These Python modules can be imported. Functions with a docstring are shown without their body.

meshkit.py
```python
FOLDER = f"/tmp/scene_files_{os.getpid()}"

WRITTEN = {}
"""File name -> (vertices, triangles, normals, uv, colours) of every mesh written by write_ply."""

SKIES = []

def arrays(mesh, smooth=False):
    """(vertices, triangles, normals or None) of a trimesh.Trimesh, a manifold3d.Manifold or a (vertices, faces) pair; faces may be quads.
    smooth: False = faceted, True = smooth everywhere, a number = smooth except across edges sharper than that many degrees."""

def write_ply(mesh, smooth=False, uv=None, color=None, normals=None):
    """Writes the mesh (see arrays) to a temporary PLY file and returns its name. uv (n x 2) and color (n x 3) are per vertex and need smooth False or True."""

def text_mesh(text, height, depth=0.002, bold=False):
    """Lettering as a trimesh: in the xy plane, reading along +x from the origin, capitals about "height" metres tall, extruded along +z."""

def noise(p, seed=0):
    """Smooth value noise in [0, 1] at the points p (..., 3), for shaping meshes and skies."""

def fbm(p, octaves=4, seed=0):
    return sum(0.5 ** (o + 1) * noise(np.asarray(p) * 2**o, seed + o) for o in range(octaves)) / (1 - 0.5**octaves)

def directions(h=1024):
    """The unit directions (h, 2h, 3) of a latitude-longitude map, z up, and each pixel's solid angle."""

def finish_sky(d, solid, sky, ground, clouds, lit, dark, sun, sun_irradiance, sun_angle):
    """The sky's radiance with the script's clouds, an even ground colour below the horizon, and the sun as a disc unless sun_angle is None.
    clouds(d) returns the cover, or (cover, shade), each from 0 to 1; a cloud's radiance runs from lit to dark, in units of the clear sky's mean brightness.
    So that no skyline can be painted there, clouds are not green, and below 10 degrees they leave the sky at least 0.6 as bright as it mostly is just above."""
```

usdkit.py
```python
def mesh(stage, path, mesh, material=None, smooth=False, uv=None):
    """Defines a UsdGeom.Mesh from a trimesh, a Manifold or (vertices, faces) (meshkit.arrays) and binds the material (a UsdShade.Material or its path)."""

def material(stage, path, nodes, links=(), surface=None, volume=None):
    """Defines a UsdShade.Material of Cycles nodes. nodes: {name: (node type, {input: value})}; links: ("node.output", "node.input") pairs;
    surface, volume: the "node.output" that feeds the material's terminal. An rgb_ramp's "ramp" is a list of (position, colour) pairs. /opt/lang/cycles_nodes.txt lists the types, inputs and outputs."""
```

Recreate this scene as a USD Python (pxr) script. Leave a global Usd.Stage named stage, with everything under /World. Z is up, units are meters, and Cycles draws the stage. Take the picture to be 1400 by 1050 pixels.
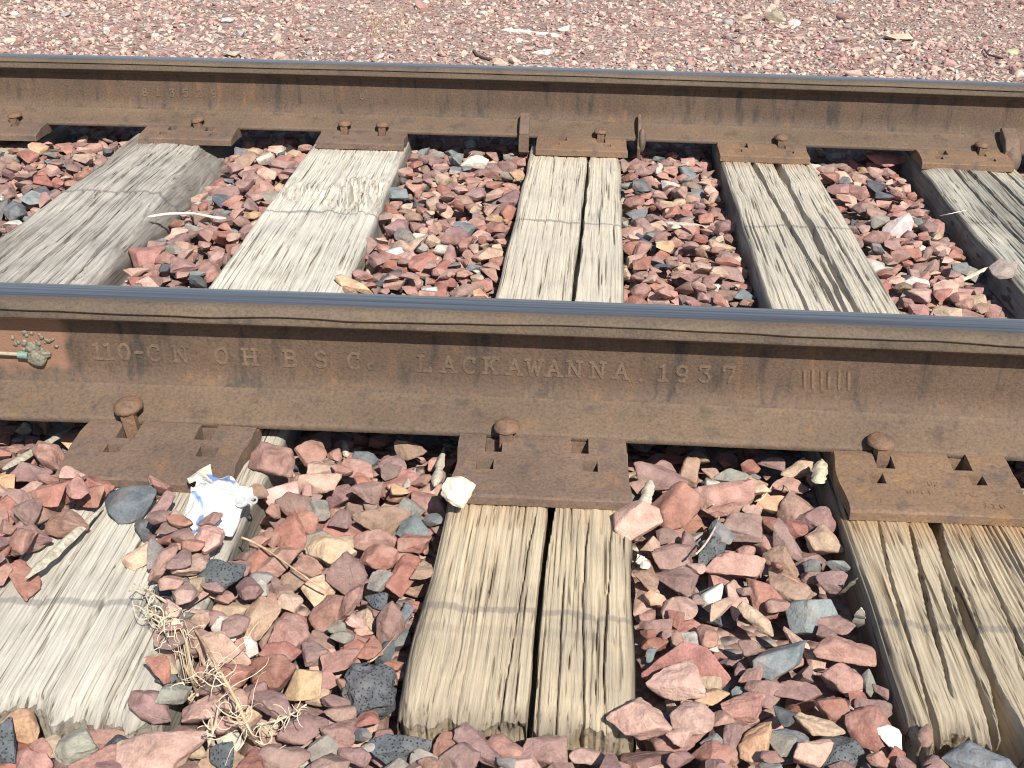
import math, numpy as np, trimesh
from scipy.spatial import ConvexHull, HalfspaceIntersection
from shapely.geometry import LineString, Polygon, Point
from shapely import affinity, unary_union
import manifold3d as m3
import meshkit, usdkit
from meshkit import noise, fbm
from pxr import Gf, Sdf, Usd, UsdGeom, UsdLux, UsdShade, Vt

stage = Usd.Stage.CreateInMemory()
UsdGeom.SetStageUpAxis(stage, "Z"); UsdGeom.SetStageMetersPerUnit(stage, 1.0)
world = UsdGeom.Xform.Define(stage, "/World"); stage.SetDefaultPrim(world.GetPrim())

# ------------------------------------------------------------------ camera, sky, sun, exposure
EYE = np.array([-0.01828, -1.35717, 0.74074])
YAW, PITCH, ROLL, FPX = -0.039414, 0.462559, 0.022039, 1578.31
fw = np.array([math.sin(YAW) * math.cos(PITCH), math.cos(YAW) * math.cos(PITCH), -math.sin(PITCH)])
_r = np.array([math.cos(YAW), -math.sin(YAW), 0.0]); _u = np.cross(_r, fw)
RIGHT = math.cos(ROLL) * _r + math.sin(ROLL) * _u; UP = np.cross(RIGHT, fw)
cam = UsdGeom.Camera.Define(stage, "/World/camera")
cam.CreateHorizontalApertureAttr(36.0); cam.CreateVerticalApertureAttr(27.0)
cam.CreateFocalLengthAttr(36.0 * FPX / 1400.0)
cam.CreateClippingRangeAttr((0.02, 1000.0))
cam.CreateExposureAttr(0.76)
cam.AddTransformOp().Set(Gf.Matrix4d(*RIGHT, 0, *UP, 0, *(-fw), 0, *EYE, 1))

SUN = np.array([0.46, -1.0, 1.14]); SUN /= np.linalg.norm(SUN)
dome = UsdLux.DomeLight.Define(stage, "/World/sky")
dome.CreateIntensityAttr(1.0)
sky_mat = usdkit.material(stage, "/World/Looks/sky", {
    "s": ("sky_texture", {"sky_type": "single_scattering", "sun_disc": False, "sun_elevation": math.asin(SUN[2]), "sun_rotation": math.atan2(SUN[0], SUN[1]), "altitude": 300.0, "air_density": 1.0}),
    "b": ("background_shader", {"strength": 0.092})}, [("s.color", "b.color")], surface="b.background")
UsdShade.MaterialBindingAPI.Apply(dome.GetPrim()).Bind(sky_mat)
sun = UsdLux.DistantLight.Define(stage, "/World/sun")
sun.CreateIntensityAttr(1.25); sun.CreateAngleAttr(0.5); sun.CreateColorAttr((1.0, 0.955, 0.88)); sun.CreateNormalizeAttr(True)
_z = SUN; _x = np.cross([0, 0, 1.0], _z); _x /= np.linalg.norm(_x); _y = np.cross(_z, _x)
sun.AddTransformOp().Set(Gf.Matrix4d(*_x, 0, *_y, 0, *_z, 0, 0, 0, 10, 1))
dome.GetPrim().SetCustomDataByKey("kind", "structure")

# ------------------------------------------------------------------ helpers
CURVE = -0.014586            # the track bends slightly
def at(u, v, z):
    d = fw + RIGHT * (u - 700) / FPX - UP * (v - 525) / FPX
    return EYE + d * (z - EYE[2]) / d[2]
def at_y(u, v, y):
    d = fw + RIGHT * (u - 700) / FPX - UP * (v - 525) / FPX
    yy = y
    for _ in range(6):
        P = EYE + d * (yy - EYE[1]) / d[1]; yy = y + CURVE * P[0] ** 2
    return P
def pix(P):
    D = np.asarray(P, float) - EYE; z = D @ fw
    return np.stack([700 + FPX * (D @ RIGHT) / z, 525 - FPX * (D @ UP) / z, z], -1)

used = {}
def numbered(parent, name):
    k = used.get((parent, name), 0); used[(parent, name)] = k + 1
    return f"{parent}/{name}" + (f"_{k:03d}" if k else "")
def tag(p, label=None, category=None, group=None, kind=None):
    p = p.GetPrim() if hasattr(p, "GetPrim") else p
    for k, v in (("label", label), ("category", category), ("group", group), ("kind", kind)):
        if v: p.SetCustomDataByKey(k, v)
    return p
def thing(name, label=None, category=None, group=None, kind=None, loc=(0, 0, 0), M=None):
    x = UsdGeom.Xform.Define(stage, numbered("/World", name))
    if M is not None: x.AddTransformOp().Set(Gf.Matrix4d(*np.asarray(M, float).T.ravel()))
    else: x.AddTranslateOp().Set(Gf.Vec3d(*map(float, loc)))
    tag(x, label, category, group, kind)
    return str(x.GetPath())
def raw(name, v, f, mat, parent="/World", n=None, tint=None):
    """One Mesh prim from arrays; tint is a per-vertex colour read by the materials."""
    m = UsdGeom.Mesh.Define(stage, numbered(parent, name))
    f = np.asarray(f); v = np.asarray(v)
    m.CreatePointsAttr(Vt.Vec3fArray.FromNumpy(v.astype(np.float32)))
    m.CreateFaceVertexCountsAttr(Vt.IntArray.FromNumpy(np.full(len(f), f.shape[1], np.int32)))
    m.CreateFaceVertexIndicesAttr(Vt.IntArray.FromNumpy(f.astype(np.int32).ravel()))
    m.CreateSubdivisionSchemeAttr("none")
    if n is not None:
        m.CreateNormalsAttr(Vt.Vec3fArray.FromNumpy(np.asarray(n).astype(np.float32))); m.SetNormalsInterpolation("vertex")
    if tint is not None:
        t = np.broadcast_to(np.asarray(tint, np.float32), (len(v), 3)).astype(np.float32)
        UsdGeom.PrimvarsAPI(m).CreatePrimvar("tint", Sdf.ValueTypeNames.Color3fArray, "vertex").Set(Vt.Vec3fArray.FromNumpy(np.ascontiguousarray(t)))
    UsdShade.MaterialBindingAPI.Apply(m.GetPrim()).Bind(mat)
    return m
def obj(name, mesh, mat, parent="/World", smooth=35, tint=None):
    v, f, n = meshkit.arrays(mesh, smooth)
    return raw(name, v, f, mat, parent, n, tint)
def vnormals(v, f):
    n = np.zeros_like(v)
    q = f if f.shape[1] == 3 else np.vstack([f[:, [0, 1, 2]], f[:, [0, 2, 3]]])
    fn = np.cross(v[q[:, 1]] - v[q[:, 0]], v[q[:, 2]] - v[q[:, 0]])
    for k in range(3): np.add.at(n, q[:, k], fn)
    return n / np.maximum(np.linalg.norm(n, axis=1, keepdims=True), 1e-20)
def grid_faces(a, b):
    i, j = np.meshgrid(np.arange(a - 1), np.arange(b - 1), indexing="ij")
    k = (i * b + j).ravel()
    return np.stack([k, k + b, k + b + 1, k + 1], 1)
def tube(P, rad, sides=6):
    P = np.asarray(P, float); rad = np.broadcast_to(np.asarray(rad, float), (len(P),))
    T = np.gradient(P, axis=0); T /= np.maximum(np.linalg.norm(T, axis=1, keepdims=True), 1e-9)
    a = np.cross(T, [0.31, 0.2, 0.93]); a /= np.maximum(np.linalg.norm(a, axis=1, keepdims=True), 1e-9); b = np.cross(T, a)
    th = np.linspace(0, 2 * np.pi, sides, endpoint=False)
    V = P[:, None] + rad[:, None, None] * (np.cos(th)[None, :, None] * a[:, None] + np.sin(th)[None, :, None] * b[:, None])
    F = []
    for i in range(len(P) - 1):
        for j in range(sides):
            k = (j + 1) % sides
            F += [[i * sides + j, i * sides + k, (i + 1) * sides + k], [i * sides + j, (i + 1) * sides + k, (i + 1) * sides + j]]
    V = V.reshape(-1, 3); n = len(V)
    V = np.vstack([V, P[0], P[-1]])
    for j in range(sides):
        k = (j + 1) % sides
        F += [[n, k, j], [n + 1, n - sides + j, n - sides + k]]
    return V, np.array(F)
def join(parts):
    V, F, o = [], [], 0
    for v, f in parts:
        V.append(v); F.append(np.asarray(f) + o); o += len(v)
    return np.vstack(V), np.vstack(F)

# ------------------------------------------------------------------ materials
def mat(name, nodes, links, surface="p.BSDF"):
    return usdkit.material(stage, "/World/Looks/" + name, nodes, links, surface=surface)

def stone_material(name, bump_scale=150, bump=0.8, pits=False, dust=0.4):
    nodes = {"a": ("attribute", {"attribute": "tint"}), "g": ("geometry", {}),
             "n1": ("noise_texture", {"scale": 55.0, "detail": 5.0, "roughness": 0.62}),
             "n2": ("noise_texture", {"scale": 420.0, "detail": 3.0, "roughness": 0.6}),
             "n3": ("noise_texture", {"scale": 24.0, "detail": 4.0, "roughness": 0.6, "distortion": 0.6}),
             "r1": ("rgb_ramp", {"ramp": [(0.25, (0.56, 0.53, 0.53)), (0.5, (1.0, 1.0, 1.0)), (0.75, (1.34, 1.38, 1.38))]}),
             "r2": ("rgb_ramp", {"ramp": [(0.3, (0.84, 0.83, 0.83)), (0.7, (1.15, 1.15, 1.15))]}),
             "r3": ("rgb_ramp", {"ramp": [(0.5, (0, 0, 0)), (0.72, (dust, dust, dust))]}),
             "m1": ("mix", {"mix_type": "multiply", "fac": 1.0}), "m2": ("mix", {"mix_type": "multiply", "fac": 1.0}),
             "m3": ("mix", {"mix_type": "mix", "color2": (0.38, 0.275, 0.215)}),
             "nb": ("noise_texture", {"scale": float(bump_scale), "detail": 6.0, "roughness": 0.68}),
             "b": ("bump", {"strength": float(bump), "distance": 0.004}),
             "p": ("principled_bsdf", {"roughness": 0.82, "specular_ior_level": 0.35})}
    links = [("g.position", "n1.vector"), ("g.position", "n2.vector"), ("g.position", "n3.vector"), ("g.position", "nb.vector"),
             ("n1.fac", "r1.fac"), ("n2.fac", "r2.fac"), ("n3.fac", "r3.fac"), ("a.color", "m1.color1"), ("r1.color", "m1.color2"),
             ("m1.color", "m2.color1"), ("r2.color", "m2.color2"), ("m2.color", "m3.color1"), ("r3.color", "m3.fac"),
             ("m3.color", "p.base_color"), ("nb.fac", "b.height"), ("b.normal", "p.normal")]
    if pits:
        nodes["v"] = ("voronoi_texture", {"scale": 330.0}); nodes["vr"] = ("rgb_ramp", {"ramp": [(0.0, (0, 0, 0)), (0.35, (1, 1, 1))]})
        nodes["b2"] = ("bump", {"strength": 1.0, "distance": 0.003})
        links += [("g.position", "v.vector"), ("v.distance", "vr.fac"), ("vr.color", "b2.height"), ("b.normal", "b2.normal")]
        links[-5 + 0:0] = []
        links = [l for l in links if l != ("b.normal", "p.normal")] + [("b2.normal", "p.normal")]
    return mat(name, nodes, links)
M_STONE = stone_material("ballast_stone")
M_LAVA = stone_material("lava_stone", 120, 0.6, True, 0.12)
M_WHITE = stone_material("limestone", 130, 0.5, False, 0.0)

def wood_material(name, light, grey, dark, dark_lines, dashes=0.5):
    nodes = {"tc": ("texture_coordinate", {}), "a": ("attribute", {"attribute": "tint"}), "sa": ("separate_color", {}),
             "mp1": ("mapping", {"scale": (120.0, 3.5, 40.0)}), "n1": ("noise_texture", {"scale": 1.0, "detail": 5.0, "roughness": 0.62, "distortion": 0.4}),
             "mp2": ("mapping", {"scale": (300.0, 4.0, 120.0)}), "n2": ("noise_texture", {"scale": 1.0, "detail": 3.0, "roughness": 0.6}),
             "n3": ("noise_texture", {"scale": 9.0, "detail": 4.0, "roughness": 0.6}),
             "r1": ("rgb_ramp", {"ramp": [(0.25, tuple(np.array(grey) * 0.72)), (0.38, tuple(0.45 * np.array(grey) + 0.55 * np.array(light))), (0.55, light), (0.75, tuple(np.array(light) * 1.10))]}),
             "r2": ("rgb_ramp", {"ramp": [(0.335, (0.22, 0.195, 0.17)), (0.40, (0.84, 0.82, 0.79)), (0.6, (1.06, 1.06, 1.06))]}),
             "r3": ("rgb_ramp", {"ramp": [(0.38, (0, 0, 0)), (0.64, (0.85, 0.85, 0.85))]}),
             "mp4": ("mapping", {"scale": (210.0, 15.0, 60.0)}), "n4": ("noise_texture", {"scale": 1.0, "detail": 1.0, "roughness": 0.4}), "r4": ("rgb_ramp", {"ramp": [(0.27, (0.20, 0.18, 0.16)), (0.335, (1, 1, 1))]}), "m4": ("mix", {"mix_type": "multiply", "fac": dashes}),
             "mg": ("mix", {"mix_type": "mix", "color2": grey}), "m2": ("mix", {"mix_type": "multiply", "fac": 1.0}),
             "md": ("mix", {"mix_type": "mix", "color2": dark}),
             "ms": ("mix", {"mix_type": "mix", "color2": (0.52, 0.50, 0.44)}),
             "mr": ("mix", {"mix_type": "mix", "color2": (0.30, 0.155, 0.055)}),
             "mpb": ("mapping", {"scale": (330.0, 9.0, 200.0)}), "nb": ("noise_texture", {"scale": 1.0, "detail": 6.0, "roughness": 0.7}),
             "b": ("bump", {"strength": 0.75, "distance": 0.004}),
             "p": ("principled_bsdf", {"roughness": 0.88, "specular_ior_level": 0.2})}
    links = [("tc.object", "mp1.vector"), ("mp1.vector", "n1.vector"), ("tc.object", "mp2.vector"), ("mp2.vector", "n2.vector"), ("tc.object", "n3.vector"),
             ("n1.fac", "r1.fac"), ("n2.fac", "r2.fac"), ("n3.fac", "r3.fac"), ("r1.color", "mg.color1"), ("r3.color", "mg.fac"),
             ("mg.color", "m2.color1"), ("r2.color", "m2.color2"), ("a.color", "sa.color"), ("tc.object", "mp4.vector"), ("mp4.vector", "n4.vector"), ("n4.fac", "r4.fac"), ("m2.color", "m4.color1"), ("r4.color", "m4.color2"), ("m4.color", "ms.color1"), ("sa.b", "ms.fac"), ("ms.color", "mr.color1"), ("sa.g", "mr.fac"),
             ("mr.color", "md.color1"), ("sa.r", "md.fac"), ("tc.object", "mpb.vector"), ("mpb.vector", "nb.vector"), ("nb.fac", "b.height"), ("b.normal", "p.normal")]
    nodes["sx"] = ("separate_xyz", {}); links.append(("tc.object", "sx.vector"))
    nodes["nw"] = ("noise_texture", {"scale": 22.0, "detail": 3.0}); links.append(("tc.object", "nw.vector"))
    nodes["wy"] = ("math", {"math_type": "multiply_add", "value2": 0.03}); links += [("nw.fac", "wy.value1"), ("sx.y", "wy.value3")]
    last = "md.color"
    for i, (y0, w, k) in enumerate(dark_lines):                # thin dark lines that cross the tie, mixed into its colour
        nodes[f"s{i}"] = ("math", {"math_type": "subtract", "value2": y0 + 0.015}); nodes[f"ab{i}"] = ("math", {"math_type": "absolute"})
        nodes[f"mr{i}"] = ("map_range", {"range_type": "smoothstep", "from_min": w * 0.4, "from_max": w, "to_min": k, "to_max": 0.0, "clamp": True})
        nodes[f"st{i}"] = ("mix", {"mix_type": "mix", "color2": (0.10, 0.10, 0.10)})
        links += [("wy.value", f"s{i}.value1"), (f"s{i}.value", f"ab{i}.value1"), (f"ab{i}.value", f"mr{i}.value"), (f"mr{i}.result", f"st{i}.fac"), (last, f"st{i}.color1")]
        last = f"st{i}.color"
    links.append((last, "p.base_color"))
    return mat(name, nodes, links)

def rust_material(name, base, orange, dark, streak=True, scale=1.0, rough=0.75):
    nodes = {"tc": ("geometry", {}),
             "mp": ("mapping", {"scale": (38.0 * scale, 38.0 * scale, (7.0 if streak else 38.0) * scale)}), "n1": ("noise_texture", {"scale": 1.0, "detail": 5.0, "roughness": 0.6}),
             "n2": ("noise_texture", {"scale": 230.0, "detail": 5.0, "roughness": 0.7}),
             "n4": ("noise_texture", {"scale": 6.0, "detail": 3.0}),
             "r1": ("rgb_ramp", {"ramp": [(0.33, dark), (0.46, base), (0.57, base), (0.74, orange)]}),
             "r2": ("rgb_ramp", {"ramp": [(0.30, (0.66, 0.64, 0.62)), (0.5, (1, 1, 1)), (0.72, (1.3, 1.26, 1.2))]}),
             "r4": ("rgb_ramp", {"ramp": [(0.35, (0.86, 0.86, 0.86)), (0.65, (1.12, 1.1, 1.06))]}),
             "m": ("mix", {"mix_type": "multiply", "fac": 1.0}), "m4": ("mix", {"mix_type": "multiply", "fac": 1.0}),
             "b": ("bump", {"strength": 0.5, "distance": 0.0025}),
             "p": ("principled_bsdf", {"roughness": rough, "specular_ior_level": 0.3})}
    links = [("tc.position", "mp.vector"), ("mp.vector", "n1.vector"), ("tc.position", "n2.vector"), ("tc.position", "n4.vector"), ("n1.fac", "r1.fac"), ("n2.fac", "r2.fac"), ("n4.fac", "r4.fac"),
             ("r1.color", "m.color1"), ("r2.color", "m.color2"), ("m.color", "m4.color1"), ("r4.color", "m4.color2"), ("m4.color", "p.base_color"), ("n2.fac", "b.height"), ("b.normal", "p.normal")]
    return nodes, links

n_, l_ = rust_material("rail_web", (0.088, 0.058, 0.04), (0.145, 0.078, 0.04), (0.045, 0.035, 0.029))
# an orange patch of fresh rust round the bond weld at the left end
n_.update({"a": ("attribute", {"attribute": "tint"}), "sa": ("separate_color", {}), "mo": ("mix", {"mix_type": "mix", "color2": (0.215, 0.118, 0.075)}), "mo2": ("mix", {"mix_type": "multiply", "fac": 1.0})})
l_ = [x for x in l_ if x[1] != "p.base_color"] + [("a.color", "sa.color"), ("sa.r", "mo.fac"), ("m4.color", "mo.color1"), ("mo.color", "p.base_color")]
M_WEB = mat("rail_web", n_, l_)
n_, l_ = rust_material("rail_foot", (0.106, 0.073, 0.05), (0.138, 0.083, 0.046), (0.076, 0.054, 0.041), streak=False, scale=0.8)
M_FOOT = mat("rail_foot", n_, l_)
n_, l_ = rust_material("tie_plate_rust", (0.126, 0.086, 0.064), (0.178, 0.102, 0.056), (0.086, 0.063, 0.054), streak=False, scale=0.9)
M_PLATE = mat("tie_plate_rust", n_, l_)
n_, l_ = rust_material("tie_plate_orange", (0.152, 0.097, 0.062), (0.215, 0.122, 0.057), (0.104, 0.073, 0.058), streak=False, scale=0.6)
M_PLATE_O = mat("tie_plate_orange", n_, l_)
n_, l_ = rust_material("spike_rust", (0.140, 0.085, 0.055), (0.23, 0.110, 0.050), (0.085, 0.058, 0.046), streak=False, scale=1.6)
M_SPIKE = mat("spike_rust", n_, l_)
n_, l_ = rust_material("letter_rust", (0.122, 0.084, 0.058), (0.155, 0.096, 0.054), (0.09, 0.066, 0.05), streak=False, scale=0.8)
M_LETTER = mat("letter_rust", n_, l_)
# rail head: rusty side, and a wheel-polished running surface
n_, l_ = rust_material("rail_head", (0.092, 0.068, 0.048), (0.112, 0.076, 0.046), (0.064, 0.05, 0.039), streak=False, scale=0.5)
n_.update({"a": ("attribute", {"attribute": "tint"}), "sa": ("separate_color", {}),
           "mpx": ("mapping", {"scale": (2.0, 190.0, 190.0)}), "nx": ("noise_texture", {"scale": 1.0, "detail": 4.0}),
           "rx": ("rgb_ramp", {"ramp": [(0.3, (0.24, 0.21, 0.18)), (0.5, (0.42, 0.38, 0.34)), (0.7, (0.58, 0.53, 0.47))]}),
           "pm": ("principled_bsdf", {"metallic": 1.0, "roughness": 0.34}), "mx": ("mix_closure", {})})
l_ += [("a.color", "sa.color"), ("sa.g", "mx.fac"), ("p.BSDF", "mx.closure1"), ("pm.BSDF", "mx.closure2"), ("tc.position", "mpx.vector"), ("mpx.vector", "nx.vector"), ("nx.fac", "rx.fac"), ("rx.color", "pm.base_color")]
M_HEAD = mat("rail_head", n_, l_, surface="mx.closure")

def plain(name, color, rough=0.8, var=0.15, scale=60.0, bump=0.3, metallic=0.0):
    c = np.array(color)
    return mat(name, {"g": ("geometry", {}), "n": ("noise_texture", {"scale": scale, "detail": 5.0, "roughness": 0.65}), "r": ("rgb_ramp", {"ramp": [(0.3, tuple(c * (1 - 2 * var))), (0.7, tuple(c * (1 + var)))]}),
                      "b": ("bump", {"strength": bump, "distance": 0.003}), "p": ("principled_bsdf", {"roughness": rough, "metallic": metallic, "specular_ior_level": 0.3})},
               [("g.position", "n.vector"), ("n.fac", "r.fac"), ("r.color", "p.base_color"), ("n.fac", "b.height"), ("b.normal", "p.normal")])
M_STRAW = plain("dry_stalk", (0.42, 0.30, 0.19), var=0.2, scale=90)
M_TENDRIL = plain("dry_tendril", (0.54, 0.45, 0.32), var=0.2, scale=90)
M_SPLINTER = plain("splinter_wood", (0.46, 0.40, 0.29), var=0.25, scale=140)
M_STICK = plain("bleached_stick", (0.62, 0.58, 0.50), var=0.12, scale=60)
M_BOND = plain("bond_wire", (0.30, 0.265, 0.19), rough=0.5, var=0.15, scale=200)
M_WELD = plain("bond_weld", (0.17, 0.155, 0.115), rough=0.55, var=0.3, scale=160)
M_COPPER = plain("bond_sleeve", (0.15, 0.215, 0.18), rough=0.45, var=0.2, scale=140)
M_CAN = mat("can_paint", {"a": ("attribute", {"attribute": "tint"}), "g": ("geometry", {}), "n": ("noise_texture", {"scale": 90.0, "detail": 5.0}), "r": ("rgb_ramp", {"ramp": [(0.3, (0.86, 0.85, 0.80)), (0.6, (1, 1, 1))]}), "m": ("mix", {"mix_type": "multiply", "fac": 1.0}),
                          "b": ("bump", {"strength": 0.25, "distance": 0.004}), "p": ("principled_bsdf", {"roughness": 0.42})},
            [("g.position", "n.vector"), ("n.fac", "r.fac"), ("a.color", "m.color1"), ("r.color", "m.color2"), ("m.color", "p.base_color"), ("n.fac", "b.height"), ("b.normal", "p.normal")])
M_TAB = plain("can_metal", (0.62, 0.62, 0.58), rough=0.35, var=0.08, scale=60, bump=0.1, metallic=0.6)
GRAVEL_RAMP = [(0.0, (0.197, 0.114, 0.099)), (0.16, (0.282, 0.162, 0.139)), (0.34, (0.338, 0.214, 0.184)), (0.5, (0.394, 0.275, 0.227)), (0.64, (0.441, 0.336, 0.261)), (0.74, (0.291, 0.218, 0.193)), (0.82, (0.244, 0.232, 0.222)), (0.9, (0.43, 0.342, 0.26)), (1.0, (0.5, 0.427, 0.353))]
M_PEBBLE = mat("pebbles", {"o": ("object_info", {}), "r": ("rgb_ramp", {"ramp": GRAVEL_RAMP}), "g": ("geometry", {}), "n": ("noise_texture", {"scale": 120.0, "detail": 4.0}), "r2": ("rgb_ramp", {"ramp": [(0.3, (0.78, 0.77, 0.76)), (0.7, (1.18, 1.18, 1.18))]}), "m": ("mix", {"mix_type": "multiply", "fac": 1.0}),
                           "p": ("principled_bsdf", {"roughness": 0.85, "specular_ior_level": 0.3})},
               [("o.random", "r.fac"), ("g.position", "n.vector"), ("n.fac", "r2.fac"), ("r.color", "m.color1"), ("r2.color", "m.color2"), ("m.color", "p.base_color")])
M_GROUND = mat("gravel_ground", {"g": ("geometry", {}), "v": ("voronoi_texture", {"scale": 75.0}), "sc": ("separate_color", {}), "r": ("rgb_ramp", {"ramp": GRAVEL_RAMP}), "n": ("noise_texture", {"scale": 3.0, "detail": 6.0}),
                                 "r2": ("rgb_ramp", {"ramp": [(0.3, (0.62, 0.6, 0.58)), (0.7, (0.9, 0.9, 0.9))]}), "m": ("mix", {"mix_type": "multiply", "fac": 1.0}), "b": ("bump", {"strength": 0.9, "distance": 0.012, "invert": True}), "p": ("principled_bsdf", {"roughness": 0.9, "specular_ior_level": 0.2})},
               [("g.position", "v.vector"), ("v.color", "sc.color"), ("sc.r", "r.fac"), ("g.position", "n.vector"), ("n.fac", "r2.fac"), ("r.color", "m.color1"), ("r2.color", "m.color2"), ("m.color", "p.base_color"), ("v.distance", "b.height"), ("b.normal", "p.normal")])

# ------------------------------------------------------------------ ground
ZFAR = -0.035
def ground_z(x, y):
    far = np.clip((y - 1.60) / 0.25, 0, 1)
    far = np.clip((y - 1.565) / 0.05, 0, 1); z = (1 - far) * -0.060 + far * (0.004 + (ZFAR - 0.004) * np.clip((y - 1.85) / 0.4, 0, 1))
    p = np.stack([x * 1.3, y * 1.3, 0 * x], -1)
    return z + (fbm(p, 3, 5) - 0.5) * 0.03 * np.minimum(1, far + 0.1)
gx = np.concatenate([-np.geomspace(80, 4.2, 24), np.linspace(-4, 4, 161), np.geomspace(4.2, 80, 24)])
gy = np.concatenate([-np.geomspace(80, 3.2, 24), np.linspace(-3, 7, 201), np.geomspace(7.2, 90, 30)])
GX, GY = np.meshgrid(gx, gy, indexing="ij")
gv = np.stack([GX, GY, ground_z(GX, GY)], -1).reshape(-1, 3); gf = grid_faces(len(gx), len(gy))
tag(raw("ground", gv, gf, M_GROUND, n=vnormals(gv, gf)), kind="structure")

# ------------------------------------------------------------------ railroad ties
RNG = np.random.default_rng(11)
# name: centre x at y=0, slope, width, z of the top
TIES = [
    dict(x=-1.405, s=-0.01, w=0.225, z=-0.022, roll=0.0, seed=3),
    dict(x=-0.935, s=-0.012, w=0.250, z=0.0, roll=0.03, seed=4),
    dict(x=-0.488, s=-0.017, w=0.232, z=0.0, roll=0.0, seed=5),
    dict(x=-0.025, s=0.028, w=0.217, z=0.0, roll=0.0, seed=6),
    dict(x=0.4405, s=0.021, w=0.217, z=0.0, roll=0.0, seed=7),
    dict(x=0.897, s=0.035, w=0.232, z=0.0, roll=0.0, seed=8),
]
Y0T, Y1T = -0.565, 2.05
rows = np.concatenate([np.arange(Y0T, -0.06, 0.0042), np.arange(-0.06, 0.28, 0.02), np.arange(0.28, 1.40, 0.0062), np.linspace(1.40, Y1T, 26)])
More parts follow.
